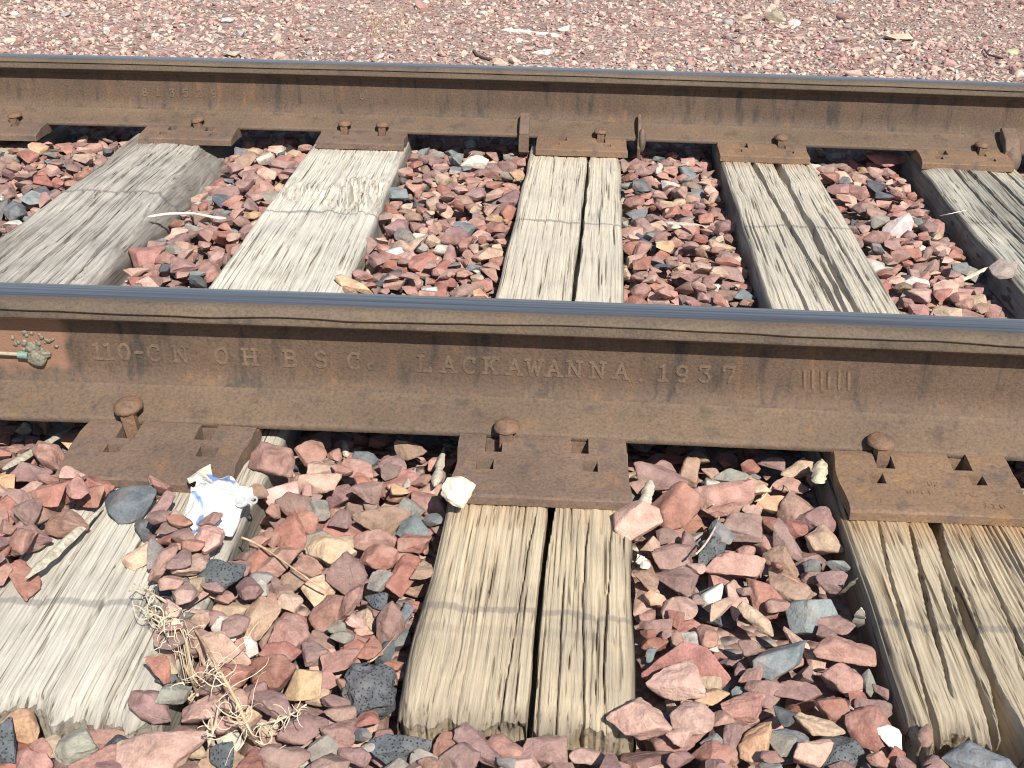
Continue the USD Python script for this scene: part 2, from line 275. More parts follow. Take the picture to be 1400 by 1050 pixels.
def tie_mesh(T, cracks, checks, ridge, y0, soft, broken=None):
    """A weathered tie in its own frame: y along, top at z=0; real splits, checks, growth-ring ridges, ragged edges and end."""
    rng = np.random.default_rng(T["seed"]); w = T["w"]; nx = 200
    xs = np.linspace(-w / 2, w / 2, nx); ys = rows.copy(); ys = ys[ys >= y0] if y0 > Y0T else ys + (y0 - Y0T) * np.clip(1 - (ys - Y0T) / 0.4, 0, 1)
    X, Y = np.meshgrid(xs, ys, indexing="xy")           # rows: y
    sd = T["seed"] * 17
    warp = 0.0035 * (fbm(np.stack([X * 9, Y * 2.4, 0 * X], -1), 3, sd) - 0.5)
    knots = [(rng.uniform(-w / 2, w / 2), rng.uniform(Y0T, 1.4), rng.uniform(0.008, 0.016)) for _ in range(7)] + T.get("knots", [])
    for kx, ky, kr in knots:
        d2 = ((X - kx) / (kr * 1.5)) ** 2 + ((Y - ky) / (kr * 4)) ** 2
        warp = warp + (X - kx) * -0.75 * np.exp(-d2)
    G = X + warp
    Z = (fbm(np.stack([X * 7, Y * 3, 0 * X + 3], -1), 3, sd + 1) - 0.5) * 0.010 * soft
    Z += (fbm(np.stack([G * 70, Y * 1.6, 0 * X], -1), 3, sd + 2) - 0.5) * 0.0026 * soft
    Z += (fbm(np.stack([G * 260, Y * 5.0, 0 * X], -1), 3, sd + 3) - 0.5) * 0.0030 * np.where(Y < 0, T.get('fine', 1.0), 1.0)
    Z *= np.where(Y < 0, 0.4 + 0.6 * T.get('fine', 1.0), 1.0)
    per = 0.0058 + 0.002 * (noise(np.stack([X * 10, Y * 0.7, 0 * X], -1), sd + 4) - 0.5)
    mask = np.clip((noise(np.stack([X * 14, Y * 2.2, 0 * X + 9], -1), sd + 5) - 0.35) * 3, 0, 1) * ridge(X / w + 0.5, Y)
    Z -= 0.0030 * mask * (np.abs(np.sin(np.pi * G / 0.0058 + 2 * noise(np.stack([X * 30, Y * 2, 0 * X], -1), sd + 6))) < 0.38)
    # short drying checks
    for _ in range(checks):
        xc, yc, L = rng.uniform(-w / 2, w / 2), rng.uniform(Y0T, 1.4), rng.uniform(0.03, 0.22)
        wd, dp = rng.uniform(0.0007, 0.0014), rng.uniform(0.002, 0.007)
        r0, r1 = np.searchsorted(ys, [yc - L / 2, yc + L / 2])
        if r1 - r0 < 3: continue
        t = (ys[r0:r1] - yc) / (L / 2)
        path = xc + 0.002 * (noise(np.stack([ys[r0:r1] * 7, 0 * t + xc * 50, 0 * t], -1), sd + 8) - 0.5)
        taper = np.sqrt(np.clip(1 - t ** 2, 0, 1))
        d = np.clip(1 - np.abs(G[r0:r1] - path[:, None]) / (wd * (0.4 + 0.6 * taper))[:, None], 0, 1) ** 0.6
        Z[r0:r1] -= d * (dp * taper)[:, None]
    # long splits: points (fraction across, y), width, depth
    for pts, wd, dp in cracks:
        pts = np.array(sorted(pts, key=lambda p: p[1])); a, b = pts[0, 1], pts[-1, 1]
        r0, r1 = np.searchsorted(ys, [a, b])
        t = ys[r0:r1]
        path = (np.interp(t, pts[:, 1], pts[:, 0]) - 0.5) * w + 0.0045 * (fbm(np.stack([t * 9, 0 * t, 0 * t], -1), 3, sd + 9 + int(dp * 1e4)) - 0.5)
        taper = np.clip(np.minimum(t - a + 0.004, b - t + 0.004) / 0.05, 0.0, 1)
        if a <= y0 + 0.01: taper = np.clip((b - t) / 0.05, 0, 1)
        ww = wd * taper * (0.35 + 1.2 * noise(np.stack([t * 13, 0 * t, 0 * t + 4], -1), sd + 10)) + 1e-5
        d = np.clip(1.35 - np.abs(X[r0:r1] - path[:, None]) / ww[:, None], 0, 1) ** 0.5
        Z[r0:r1] -= d * (dp * taper)[:, None]
    if broken is not None: Z += broken(X, Y, sd)
    # ragged long edges
    e = np.minimum(X + w / 2, w / 2 - X)
    rag = 0.005 + 0.016 * fbm(np.stack([np.sign(X) * 5, Y * 7, 0 * X], -1), 3, sd + 12) ** 1.5
    Z -= 0.0065 * np.clip(1 - e / (0.7 * rag), 0, 1) ** 1.6
    # battered near end
    endf = np.clip(1 - (Y - ys[0]) / 0.03, 0, 1)
    Z -= 0.010 * endf ** 2 * (0.4 + fbm(np.stack([X * 40, 0 * X, 0 * X], -1), 3, sd + 13))
    jag = (fbm(np.stack([X * 45, 0 * X, 0 * X + 2], -1), 4, sd + 14) - 0.5) * 0.055 + (noise(np.stack([X * 400, 0 * X, 0 * X + 2], -1), sd + 15) - 0.5) * 0.005
    Yd = Y + jag * np.clip(1 - (Y - ys[0]) / 0.05, 0, 1)
    xe = (noise(np.stack([np.sign(X) * 3, Y * 9, 0 * X], -1), sd + 16) - 0.5) * 0.004
    Xd = X + xe * np.clip(np.abs(X) / (w / 2) * 4 - 3, 0, 1)
    top = np.stack([Xd, Yd, Z], -1)
    depth = np.array([-0.006, -0.016, -0.032, -0.055, -0.085, -0.17])
    def side(col, sgn):
        S = np.repeat(top[:, col][:, None], len(depth), 1)
        yy = S[..., 1]
        S[..., 2] += depth
        S[..., 0] += sgn * (0.001 + (fbm(np.stack([yy * 4, depth[None] * 130 + 0 * yy, 0 * yy + sgn], -1), 3, sd + 20) - 0.5) * 0.007)
        return S
    L, R = side(0, -1), side(-1, 1)
    full = np.concatenate([L[:, ::-1], top, R], 1)         # around the section
    nr, nc = full.shape[:2]
    V = full.reshape(-1, 3); F = grid_faces(nr, nc)[:, ::-1]
    # colour channels: r = dark creosote (sides), g = rust staining by the plates
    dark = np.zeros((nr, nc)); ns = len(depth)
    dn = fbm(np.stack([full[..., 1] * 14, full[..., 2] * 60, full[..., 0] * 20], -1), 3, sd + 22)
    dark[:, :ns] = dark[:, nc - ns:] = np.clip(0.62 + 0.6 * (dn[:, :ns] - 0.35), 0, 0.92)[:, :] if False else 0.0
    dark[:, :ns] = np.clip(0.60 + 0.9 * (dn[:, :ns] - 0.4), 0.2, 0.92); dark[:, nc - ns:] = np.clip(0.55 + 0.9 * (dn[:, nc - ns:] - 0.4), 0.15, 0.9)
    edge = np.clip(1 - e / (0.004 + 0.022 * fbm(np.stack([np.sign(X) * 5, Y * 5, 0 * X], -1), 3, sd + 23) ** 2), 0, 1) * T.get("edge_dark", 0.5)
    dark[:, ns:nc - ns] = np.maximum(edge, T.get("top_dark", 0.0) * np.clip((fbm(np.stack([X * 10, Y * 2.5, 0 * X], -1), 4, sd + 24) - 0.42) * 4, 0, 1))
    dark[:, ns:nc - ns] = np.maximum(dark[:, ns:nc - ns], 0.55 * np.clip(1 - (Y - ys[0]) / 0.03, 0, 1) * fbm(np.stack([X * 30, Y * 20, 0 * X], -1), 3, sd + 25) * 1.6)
    if T.get('shoulder'):
        xc = np.interp(Y, [0.2, 0.46, 0.84, 1.44], [0.135, 0.122, 0.100, 0.050])
        dark[:, ns:nc - ns] = np.maximum(dark[:, ns:nc - ns], np.clip((X - xc) / 0.012, 0, 0.55))
    yy = full[..., 1]
    rust = T.get("rust", 0.35) * np.maximum(np.clip(1 - np.abs(yy + 0.19) / 0.07, 0, 1), np.clip(1 - np.abs(yy - 1.38) / 0.09, 0, 1)) * (0.4 + 0.9 * fbm(np.stack([full[..., 0] * 60, yy * 4, 0 * yy], -1), 3, sd + 26))
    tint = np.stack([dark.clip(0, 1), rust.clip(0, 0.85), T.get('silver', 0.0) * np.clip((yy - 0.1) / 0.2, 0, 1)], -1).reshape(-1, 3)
    return V, F, tint, full, ns
def end_cap(full, sd):
    """The near end face: coarse broken end grain below the top edge."""
    row = full[0]; c0, c1 = row[0], row[-1]
    k = 14; t = np.linspace(0, 1, k)
    cols = row[6:-6]
    V = cols[:, None, :] * np.ones((1, k, 1)); V[:, :, 2] = cols[:, None, 2] * (1 - t) + -0.165 * t
    p = np.stack([V[..., 0] * 90, V[..., 2] * 90, 0 * V[..., 0]], -1)
    V[:, 1:, 1] += (fbm(p, 4, sd)[:, 1:] - 0.55) * 0.018 + 0.004
    V = V.reshape(-1, 3); F = grid_faces(len(cols), k)
    return V, F

TIE_LINES = [(-0.398, 0.0075, 0.42), (0.868, 0.0075, 0.55)]  # dark lines across the ties: y, width, strength
W_TAN, W_GREY, W_DARK = (0.495, 0.405, 0.280), (0.33, 0.278, 0.205), (0.085, 0.072, 0.06)
mats = {
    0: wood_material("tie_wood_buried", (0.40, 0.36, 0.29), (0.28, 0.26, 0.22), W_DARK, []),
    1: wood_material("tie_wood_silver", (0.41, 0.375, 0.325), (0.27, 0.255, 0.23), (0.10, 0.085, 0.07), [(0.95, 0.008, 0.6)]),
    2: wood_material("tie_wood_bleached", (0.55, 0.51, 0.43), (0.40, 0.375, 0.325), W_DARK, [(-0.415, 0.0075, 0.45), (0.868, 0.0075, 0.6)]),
    3: wood_material("tie_wood_tan", W_TAN, W_GREY, W_DARK, TIE_LINES + [(-0.432, 0.010, 0.16)], 0.7),
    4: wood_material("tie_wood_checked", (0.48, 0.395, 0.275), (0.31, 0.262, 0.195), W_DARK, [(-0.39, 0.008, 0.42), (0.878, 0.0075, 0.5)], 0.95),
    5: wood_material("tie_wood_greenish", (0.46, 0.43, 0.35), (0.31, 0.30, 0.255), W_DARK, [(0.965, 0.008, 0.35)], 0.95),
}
CR = {
    0: [], 1: [([(0.30, 0.2), (0.34, 0.8), (0.42, 1.3)], 0.0022, 0.016), ([(0.18, 0.4), (0.22, 1.0)], 0.0020, 0.012), ([(0.52, 0.3), (0.5, 0.9), (0.55, 1.38)], 0.0026, 0.018), ([(0.86, 0.4), (0.8, 0.9)], 0.0024, 0.016), ([(0.62, 0.8), (0.6, 1.3)], 0.0018, 0.012), ([(0.7, 0.4), (0.66, 1.0)], 0.0016, 0.010)],
    2: [([(0.52, -0.60), (0.56, -0.2)], 0.0012, 0.008), ([(0.78, -0.6), (0.80, -0.25)], 0.0015, 0.010), ([(0.25, -0.5), (0.3, -0.2)], 0.0012, 0.008), ([(0.45, 0.9), (0.5, 1.35)], 0.0015, 0.010)],
    3: [([(0.575, -0.62), (0.555, -0.40), (0.58, -0.15), (0.585, -0.06)], 0.0030, 0.045), ([(0.60, 0.40), (0.605, 0.62), (0.635, 0.86), (0.63, 1.08)], 0.0034, 0.040), ([(0.64, 0.98), (0.645, 1.20), (0.65, 1.40)], 0.0030, 0.035),
        ([(0.44, -0.58), (0.47, -0.3), (0.5, -0.18)], 0.0008, 0.007), ([(0.80, -0.58), (0.76, -0.35), (0.78, -0.19)], 0.0008, 0.007), ([(0.87, -0.5), (0.9, -0.2)], 0.0008, 0.007), ([(0.68, -0.55), (0.66, -0.3)], 0.0008, 0.007)],
    4: [([(0.42, -0.60), (0.435, -0.42), (0.46, -0.30), (0.49, -0.19), (0.5, -0.07)], 0.0056, 0.055), ([(0.22, -0.50), (0.28, -0.34), (0.36, -0.19)], 0.0024, 0.025), ([(0.34, -0.58), (0.36, -0.42), (0.41, -0.28)], 0.0020, 0.022), ([(0.10, -0.56), (0.14, -0.30), (0.2, -0.18)], 0.0016, 0.016), ([(0.62, -0.5), (0.66, -0.2)], 0.0018, 0.018), ([(0.8, -0.6), (0.84, -0.18)], 0.0020, 0.020),
        ([(0.52, 0.34), (0.48, 0.62), (0.44, 0.82), (0.39, 1.05), (0.34, 1.38)], 0.0034, 0.035), ([(0.66, 0.36), (0.63, 0.62), (0.62, 0.92), (0.60, 1.40)], 0.0046, 0.045), ([(0.56, 0.36), (0.57, 0.72)], 0.0028, 0.030), ([(0.28, 0.4), (0.24, 0.8)], 0.0018, 0.015), ([(0.83, 0.5), (0.78, 1.0)], 0.0016, 0.014)],
    5: [([(0.55, 0.6), (0.45, 1.39)], 0.0030, 0.03), ([(0.75, 0.6), (0.66, 1.39)], 0.0030, 0.03), ([(0.36, 0.8), (0.3, 1.39)], 0.0020, 0.02), ([(0.9, 0.7), (0.84, 1.39)], 0.0020, 0.02)],
}
LAB = {
    0: "weathered wooden tie almost buried in stones at the far rail's left end",
    1: "silver-grey wooden tie with a tall dark exposed side, leftmost of those in view",
    2: "bleached wooden tie with a broken splintered patch, near end smothered in stones",
    3: "tan wooden tie with one long central split, under the white stone",
    4: "deeply cracked wooden tie right of the split one, with a wide open crack",
    5: "grey-green rough wooden tie at the photo's right edge behind the near rail",
}
TIES[1].update(edge_dark=0.6, shoulder=True, top_dark=0.55, rust=0.1); TIES[2].update(fine=0.35, edge_dark=0.3, top_dark=0.12, rust=0.25); TIES[3].update(silver=0.38, edge_dark=0.45, rust=0.35, knots=[(0.095, -0.47, 0.012)])
TIES[4].update(silver=0.42, edge_dark=0.7, top_dark=0.12, rust=0.65, knots=[(0.01, -0.40, 0.013), (-0.055, -0.44, 0.010)]); TIES[5].update(edge_dark=0.9, top_dark=0.5, rust=0.5)
def broken2(X, Y, sd):
    """Where the top layer of the bleached tie has torn away in splinters."""
    m = np.exp(-(((X - 0.055) / 0.05) ** 2 + ((Y - 0.99) / 0.09) ** 2))
    r = fbm(np.stack([X * 60, Y * 14, 0 * X], -1), 4, sd + 30)
    lip = np.clip((r - 0.5) * 0.16, -0.02, 0.035)
    m2 = np.exp(-(((X + 0.07) / 0.05) ** 2 + ((Y - 1.0) / 0.05) ** 2))
    return m * lip + m2 * 0.5 * lip
def broken1(X, Y, sd):
    """The right shoulder of the silver tie has rotted away towards the far rail."""
    xc = np.interp(Y, [0.2, 0.46, 0.84, 1.44], [0.135, 0.122, 0.100, 0.050]) + 0.016 * (fbm(np.stack([Y * 8, 0 * X, 0 * X], -1), 3, sd + 31) - 0.5)
    return -0.9 * np.maximum(0, X - xc) * (0.5 + 1.1 * fbm(np.stack([X * 50, Y * 9, 0 * X], -1), 3, sd + 32)) - 0.004 * (X > xc)
ridge_fn = {3: lambda u, y: np.where(y < 0, np.clip(1.5 - 2.2 * u, 0, 1), 0.25), 4: lambda u, y: np.where(y < 0, 1.0, 0.5) + 0 * u}
tie_prims = {}
for i, T in enumerate(TIES):
    c, s = math.cos(-math.atan(T["s"])), math.sin(-math.atan(T["s"]))
    M = np.eye(4); rl = T["roll"]
    Rz = np.array([[c, -s, 0], [s, c, 0], [0, 0, 1]]); Ry = np.array([[math.cos(rl), 0, math.sin(rl)], [0, 1, 0], [-math.sin(rl), 0, math.cos(rl)]])
    M[:3, :3] = Rz @ Ry; M[:3, 3] = (T["x"], 0, T["z"])
    y0 = {0: -0.57, 1: -0.56, 2: -0.575, 3: -0.556, 4: -0.548, 5: -0.57}[i]
    T["y0"] = y0
    V, F, tint, full, ns = tie_mesh(T, CR[i], {0: 30, 1: 280, 2: 170, 3: 190, 4: 240, 5: 240}[i], ridge_fn.get(i, lambda u, y: 0.3 + 0 * u), y0, {1: 2.2, 5: 1.6, 2: 1.2}.get(i, 1.0), {1: broken1, 2: broken2}.get(i))
    root = thing("railroad_tie", LAB[i], "railroad tie", group="wooden ties under the track", M=M); tie_prims[i] = root
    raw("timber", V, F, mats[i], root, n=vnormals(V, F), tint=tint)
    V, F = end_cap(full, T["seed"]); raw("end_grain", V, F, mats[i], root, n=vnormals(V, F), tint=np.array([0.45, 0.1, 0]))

# ------------------------------------------------------------------ rails
ZB, H = 0.020, 0.1546
front = [(0.0, .1546), (-.012, .1544), (-.022, .1537), (-.0275, .1527), (-.0315, .1512), (-.0342, .1495), (-.0362, .1473), (-.0366, .1462), (-.0358, .1453), (-.0338, .1449),
         (-.0336, .1435), (-.0342, .139), (-.0350, .134), (-.0354, .1315), (-.0345, .1300), (-.030, .1280), (-.020, .1240), (-.0128, .1205), (-.0095, .1160), (-.0081, .108),
         (-.0078, .095), (-.0078, .080), (-.0080, .065), (-.0086, .055), (-.0105, .046), (-.0140, .0385), (-.0190, .0335), (-.0260, .0292), (-.0400, .0222), (-.0550, .0152), (-.0640, .0112), (-.0680, .0093), (-.0698, .0070), (-.0700, .0045), (-.0697, .0008), (-.0680, .0)]
front = np.array(front)
I_WEB0, I_WEB1 = 16, 26
back = front[::-1] * [-1, 1]
def rail(name, yc, label, lip, x0=-3.2, x1=3.2, patch=None):
    xs = np.unique(np.concatenate([np.arange(x0, -1.5, 0.05), np.arange(-1.5, 1.5, 0.006), np.arange(1.5, x1 + 0.01, 0.05)]))
    root = thing(name, label, "rail")
    def sweep(prof, pname, material, tintf, lipidx=None, ends=(None, None)):
        A = np.zeros((len(xs), len(prof), 3)); A[..., 0] = xs[:, None]; A[..., 1] = yc + CURVE * xs[:, None] ** 2 + prof[None, :, 0]; A[..., 2] = ZB + prof[None, :, 1]
        if lipidx is not None:
            q = xs[:, None]; d = lip(xs)[:, None]
            for k in lipidx:
                A[:, k, 2] -= d[:, 0] * 0.0050; A[:, k, 1] -= d[:, 0] * 0.0020
        V = A.reshape(-1, 3); F = grid_faces(len(xs), len(prof))[:, ::-1]
        N = vnormals(V, F).reshape(A.shape)
        for k, e in ((0, ends[0]), (-1, ends[1])):          # the seam's normal, shared with the neighbouring part
            if e is not None: N[:, k] = e
        return raw(pname, V, F, material, root, n=N.reshape(-1, 3), tint=tintf(A).reshape(-1, 3))
    def seam(k, sgn):
        d = front[k + 1] - front[k - 1]; n = np.array([d[1], -d[0]]); n /= np.linalg.norm(n)
        if n[0] > 0: n = -n
        return np.array([0, n[0] * sgn, n[1]])
    def head_t(A):
        y = A[..., 1] - yc - CURVE * A[..., 0] ** 2; z = A[..., 2] - ZB
        e = -0.0205 + 0.0050 * (fbm(np.stack([A[..., 0] * 7, 0 * y, 0 * y], -1), 3, 7) - 0.5)
        g = 0.8 * np.clip((y - e) / 0.003, 0, 1) * (z > 0.145) * np.clip((0.034 - y) / 0.004, 0, 1)
        return np.stack([0 * g, g, 0 * g], -1)
    def web_t(A):
        o = np.zeros(A.shape[:2])
        if patch is not None:
            px, pz0, pz1 = patch
            j = (fbm(np.stack([A[..., 0] * 40, A[..., 2] * 40, 0 * o], -1), 3, 31) - 0.5) * 0.03
            o = np.clip((px - A[..., 0] + j) / 0.012, 0, 1) * np.clip((A[..., 2] - pz0 + j) / 0.01, 0, 1)
        return np.stack([0.85 * o, 0 * o, 0 * o], -1)
    top = np.vstack([back[-I_WEB0 - 1:-1], front[:I_WEB0 + 1]])
    n = I_WEB0
    top = np.vstack([np.stack([-front[I_WEB0:0:-1, 0], front[I_WEB0:0:-1, 1]], 1), front[:I_WEB0 + 1]])
    # refine the crown so that the polished band has a clean edge
    fine = [top[0]]
    for a, b in zip(top[:-1], top[1:]):
        m = max(1, int(np.linalg.norm(b - a) / 0.0025)) if (a[1] > .150) else 1
        fine += [a + (b - a) * k / m for k in range(1, m + 1)]
    top = np.array(fine)
    li = [k for k, p in enumerate(top) if p[0] < -0.0335 and 0.1445 < p[1] < 0.1500]
    sweep(top, "head", M_HEAD, head_t, li)
    wz = front[I_WEB0:I_WEB1 + 1]
    fine = [wz[0]]
    for a, b in zip(wz[:-1], wz[1:]):
        m = max(1, int(np.linalg.norm(b - a) / 0.004)); fine += [a + (b - a) * k / m for k in range(1, m + 1)]
    wz = np.array(fine)
    sweep(wz, "web", M_WEB, web_t, ends=(None, seam(I_WEB1, 1)))
    ft = np.vstack([front[I_WEB1:], np.stack([-front[:I_WEB1 - 1:-1, 0], front[:I_WEB1 - 1:-1, 1]], 1)])
    sweep(ft, "foot", M_FOOT, lambda A: np.zeros(A.shape), ends=(seam(I_WEB1, 1), seam(I_WEB1, -1)))
    wb = np.stack([-front[I_WEB1:I_WEB0 - 1:-1, 0], front[I_WEB1:I_WEB0 - 1:-1, 1]], 1)
    sweep(wb, "web", M_WEB, lambda A: np.zeros(A.shape), ends=(seam(I_WEB1, -1), None))
    return root
lip_near = lambda x: np.clip(0.35 + 1.5 * (fbm(np.stack([x * 5.5, 0 * x, 0 * x], -1), 3, 3) - 0.45) + np.clip((-0.35 - x) * 1.2, 0, 0.5), 0, 1.3)
lip_far = lambda x: np.clip(0.10 + 0.5 * (fbm(np.stack([x * 4, 0 * x, 0 * x + 5], -1), 3, 4) - 0.5), 0, 0.5)
YF = 1.506
near_rail = rail("steel_rail", 0.0, "rusty steel rail in front, with raised lettering LACKAWANNA 1937 on its web", lip_near, patch=(-0.650, 0.066, 0.2))
far_rail = rail("steel_rail", YF, "rusty steel rail at the back, beyond the stretch of bare wooden ties", lip_far)

# raised slab-serif lettering, drawn as strokes in a cell 0..w by 0..1
def arc(cx, cy, rx, ry, a0, a1, n=14):
    t = np.radians(np.linspace(a0, a1, n)); return list(zip(cx + rx * np.cos(t), cy + ry * np.sin(t)))
S = 0.13
GL = {
    "1": [[(.35, 0), (.35, 1), (.15, .9)], [(.1, 0), (.6, 0)]],
    "0": [arc(.35, .5, .3, .5, 0, 360, 24)], "O": [arc(.38, .5, .34, .5, 0, 360, 24)], "o": [arc(.25, .28, .22, .28, 0, 360, 20)],
    "-": [[(.0, .5), (.4, .5)]],
    "C": [arc(.42, .5, .36, .5, 50, 310, 20), [(.66, .98), (.66, .72)]],
    "N": [[(.15, 0), (.15, 1), (.75, 0), (.75, 1)], [(0, 0), (.3, 0)], [(0, 1), (.17, 1)], [(.6, 1), (.9, 1)]],
    "H": [[(.15, 0), (.15, 1)], [(.75, 0), (.75, 1)], [(.15, .5), (.75, .5)], [(0, 0), (.3, 0)], [(0, 1), (.3, 1)], [(.6, 0), (.9, 0)], [(.6, 1), (.9, 1)]],
    "B": [[(0, 0), (.45, 0)] + arc(.45, .26, .28, .26, -90, 90, 10) + [(.15, .52)], [(0, 1), (.42, 1)] + arc(.42, .76, .24, .24, 90, -90, 10), [(.15, 0), (.15, 1)]],
    "S": [arc(.35, .75, .28, .25, 30, 270, 14) + arc(.35, .25, .30, .25, 90, -150, 14)],
    "L": [[(.15, 1), (.15, 0), (.75, 0), (.75, .22)], [(0, 1), (.3, 1)], [(0, 0), (.2, 0)]],
    "A": [[(.1, 0), (.45, 1), (.8, 0)], [(.22, .36), (.68, .36)], [(-.05, 0), (.25, 0)], [(.65, 0), (.95, 0)]],
    "K": [[(.15, 0), (.15, 1)], [(.7, 1), (.15, .42)], [(.35, .62), (.75, 0)], [(0, 0), (.3, 0)], [(0, 1), (.3, 1)], [(.58, 1), (.85, 1)], [(.62, 0), (.9, 0)]],
    "W": [[(.08, 1), (.28, 0), (.48, .85), (.68, 0), (.88, 1)], [(-.05, 1), (.22, 1)], [(.74, 1), (1.0, 1)]],
    "9": [arc(.35, .70, .28, .30, 0, 360, 20), [(.63, .70)] + arc(.35, .35, .28, .35, 0, -110, 12)],
    "3": [[(.05, .82), (.05, 1), (.6, 1), (.35, .6)] + arc(.33, .3, .28, .30, 80, -150, 14)],
    "7": [[(.03, .78), (.03, 1), (.65, 1), (.38, 0)]],
    ".": [[(.1, .0), (.16, .06)]], "I": [[(.12, 0), (.0, 1)]],
    "8": [arc(.33, .74, .24, .26, 0, 360, 18), arc(.33, .25, .28, .25, 0, 360, 18)], "2": [arc(.33, .72, .27, .28, 170, -40, 14) + [(.05, 0), (.65, 0)]],
    "5": [[(.6, 1), (.1, 1), (.08, .56)] + arc(.33, .32, .3, .32, 110, -150, 14)],
    "E": [[(.6, 1), (.1, 1), (.1, 0), (.62, 0)], [(.1, .5), (.5, .5)]], "T": [[(.35, 0), (.35, 1)], [(0, 1), (.7, 1)]],
}
def glyph(ch, h, stroke):
    sh = unary_union([LineString(p).buffer(stroke / h / 2, quad_segs=3) for p in GL[ch]])
    x0, _, x1, _ = sh.bounds
    return affinity.scale(affinity.translate(sh, -(x0 + x1) / 2, 0), h, h, origin=(0, 0))
def extr(shape, d):
    return trimesh.util.concatenate([trimesh.creation.extrude_polygon(g, d, engine="earcut") for g in getattr(shape, "geoms", [shape])])
def letters_on_web(items, yc, h, stroke, depth, name, parent, material):
    for ch, u, v, hh in items:
        P = at_y(u, v, yc - 0.0079)
        m = trimesh.util.concatenate([extr(glyph(ch, h * hh, stroke * 1.35), 0.55 * depth + 0.0012), extr(glyph(ch, h * hh, stroke * 0.8), depth + 0.0012)])
        A = np.array(m.vertices)
        yw = yc - 0.0078 + CURVE * P[0] ** 2
        out = np.stack([P[0] + A[:, 0], yw + 0.0012 - A[:, 2], P[2] - h * hh / 2 + A[:, 1]], -1)
        # raised strokes have sloping flanks: shrink the outer face slightly
        obj(name, (out, np.array(m.faces)), material, parent, smooth=False, tint=(0, 0, 0))
L1 = [("1", 134, 480, 1), ("1", 149, 480.5, 1), ("0", 170, 481, 1), ("-", 190, 482, 1), ("C", 210, 482.5, 1), ("N", 247, 484, 1), ("O", 303, 486.5, 1), ("H", 342, 488, 1), ("B", 396, 490, 1), ("S", 439, 491.5, 1), ("C", 483, 493.5, 1), ("o", 507, 497.5, .70),
      ("L", 580, 497, 1), ("A", 613, 498, 1), ("C", 641, 499.5, 1), ("K", 671, 500, 1), ("A", 703, 501.5, 1), ("W", 730, 502.5, 1), ("A", 757, 503.5, 1), ("N", 785, 504.5, 1), ("N", 817, 506, 1), ("A", 849, 507, 1), (".", 876, 515, .5),
      ("1", 907, 510, 1), ("9", 932, 511, 1), ("3", 963, 511.5, 1), ("7", 996, 512.5, 1), ("I", 1100, 518, 1), ("I", 1111, 518, 1.1), ("I", 1123, 519.5, 1.15), ("I", 1133, 519.5, 1), ("I", 1147, 520, 1.15), ("I", 1160, 520.5, 1.05)]
letters_on_web(L1, 0.0, 0.0215, 0.0033, 0.0016, "raised_letter", near_rail, M_LETTER)
L2 = [("8", 198, 126, 1), ("1", 216, 126, 1), ("3", 235, 127, 1), ("5", 254, 127, 1), ("2", 273, 127.5, 1), ("9", 292, 128, 1), ("8", 495, 132, .7)]
letters_on_web(L2, YF, 0.018, 0.0032, 0.0017, "raised_letter", far_rail, M_LETTER)

# ------------------------------------------------------------------ tie plates with punched holes
def cross(poly, d): return None
def plate_mesh(xc, yedge, sgn, reach, w, holes, zfront, tilt=0.0, seed=0, back=0.10):
    """Rolled tie plate: shoulder against the rail foot, sloping to a thin outer edge, square holes; sgn -1: the outer end points to the viewer."""
    prof = [(-back, 0.0195), (0.0015, 0.0195), (0.002, 0.0272), (0.014, 0.0268), (0.040, 0.0225), (reach - 0.004, zfront + 0.0005), (reach, zfront - 0.002), (reach, 0.0012), (-back, 0.0012)]
    cs = m3.CrossSection([[(a, b) for a, b in prof][::-1]]) if False else m3.CrossSection([[(float(a), float(b)) for a, b in prof]], m3.FillRule.NonZero)
    man = m3.Manifold.extrude(cs, w)
    V = lambda a: a
    # extruded along z; turn to x: (a, b, c) -> (c - w/2, sgn*a, b)
    for hx, hy, hw, hd in holes:
        box = m3.Manifold.cube([hd, 0.1, hw], True).translate([hy, 0.0, hx + w / 2])
        man = man - box
    man = man.refine_to_length(0.012)
    mm = man.to_mesh(); v = np.array(mm.vert_properties[:, :3]); f = np.array(mm.tri_verts)
    out = np.stack([v[:, 2] - w / 2, sgn * v[:, 0], v[:, 1]], -1)
    if np.linalg.det(np.array([[0, 0, 1], [sgn, 0, 0], [0, 1, 0]])) < 0: f = f[:, ::-1]
    # worn outline
    e = np.clip((v[:, 0] - 0.02) / 0.08, 0, 1)
    out[:, 0] += (fbm(np.stack([out[:, 1] * 18, np.sign(out[:, 0]) * 3 + 0 * e, 0 * e + seed], -1), 3, seed) - 0.5) * 0.012 * (np.abs(out[:, 0]) > w / 2 - 0.004)
    out[:, 1] += (fbm(np.stack([out[:, 0] * 22, 0 * e, 0 * e + seed], -1), 3, seed + 3) - 0.5) * 0.006 * (v[:, 0] > reach - 0.005)
    out[:, 2] += (fbm(np.stack([out[:, 0] * 30, out[:, 1] * 30, 0 * e], -1), 3, seed + 5) - 0.5) * 0.0016 * (v[:, 1] > 0.01) * (v[:, 0] > 0.001)
    out[:, 2] += tilt * np.clip(v[:, 0], 0, 1)
    return out, f
def plate(xc, yc, sgn, reach, w, holes, label, material, zfront=0.0135, seed=0, yaw=0.0, back=0.10, name="tie_plate", group=None):
    y = yc + CURVE * xc * xc + sgn * 0.0712
    o, f = plate_mesh(xc, 0, sgn, reach, w, holes, zfront, seed=seed, back=back)
    c, s = math.cos(yaw), math.sin(yaw)
    M = np.eye(4); M[:2, :2] = [[c, -s], [s, c]]; M[:3, 3] = (xc, y, 0)
    root = thing(name, label, "tie plate", group="tie plates under the rails", M=M)
    obj("plate", (o, f), material, root, smooth=25)
    return root, M
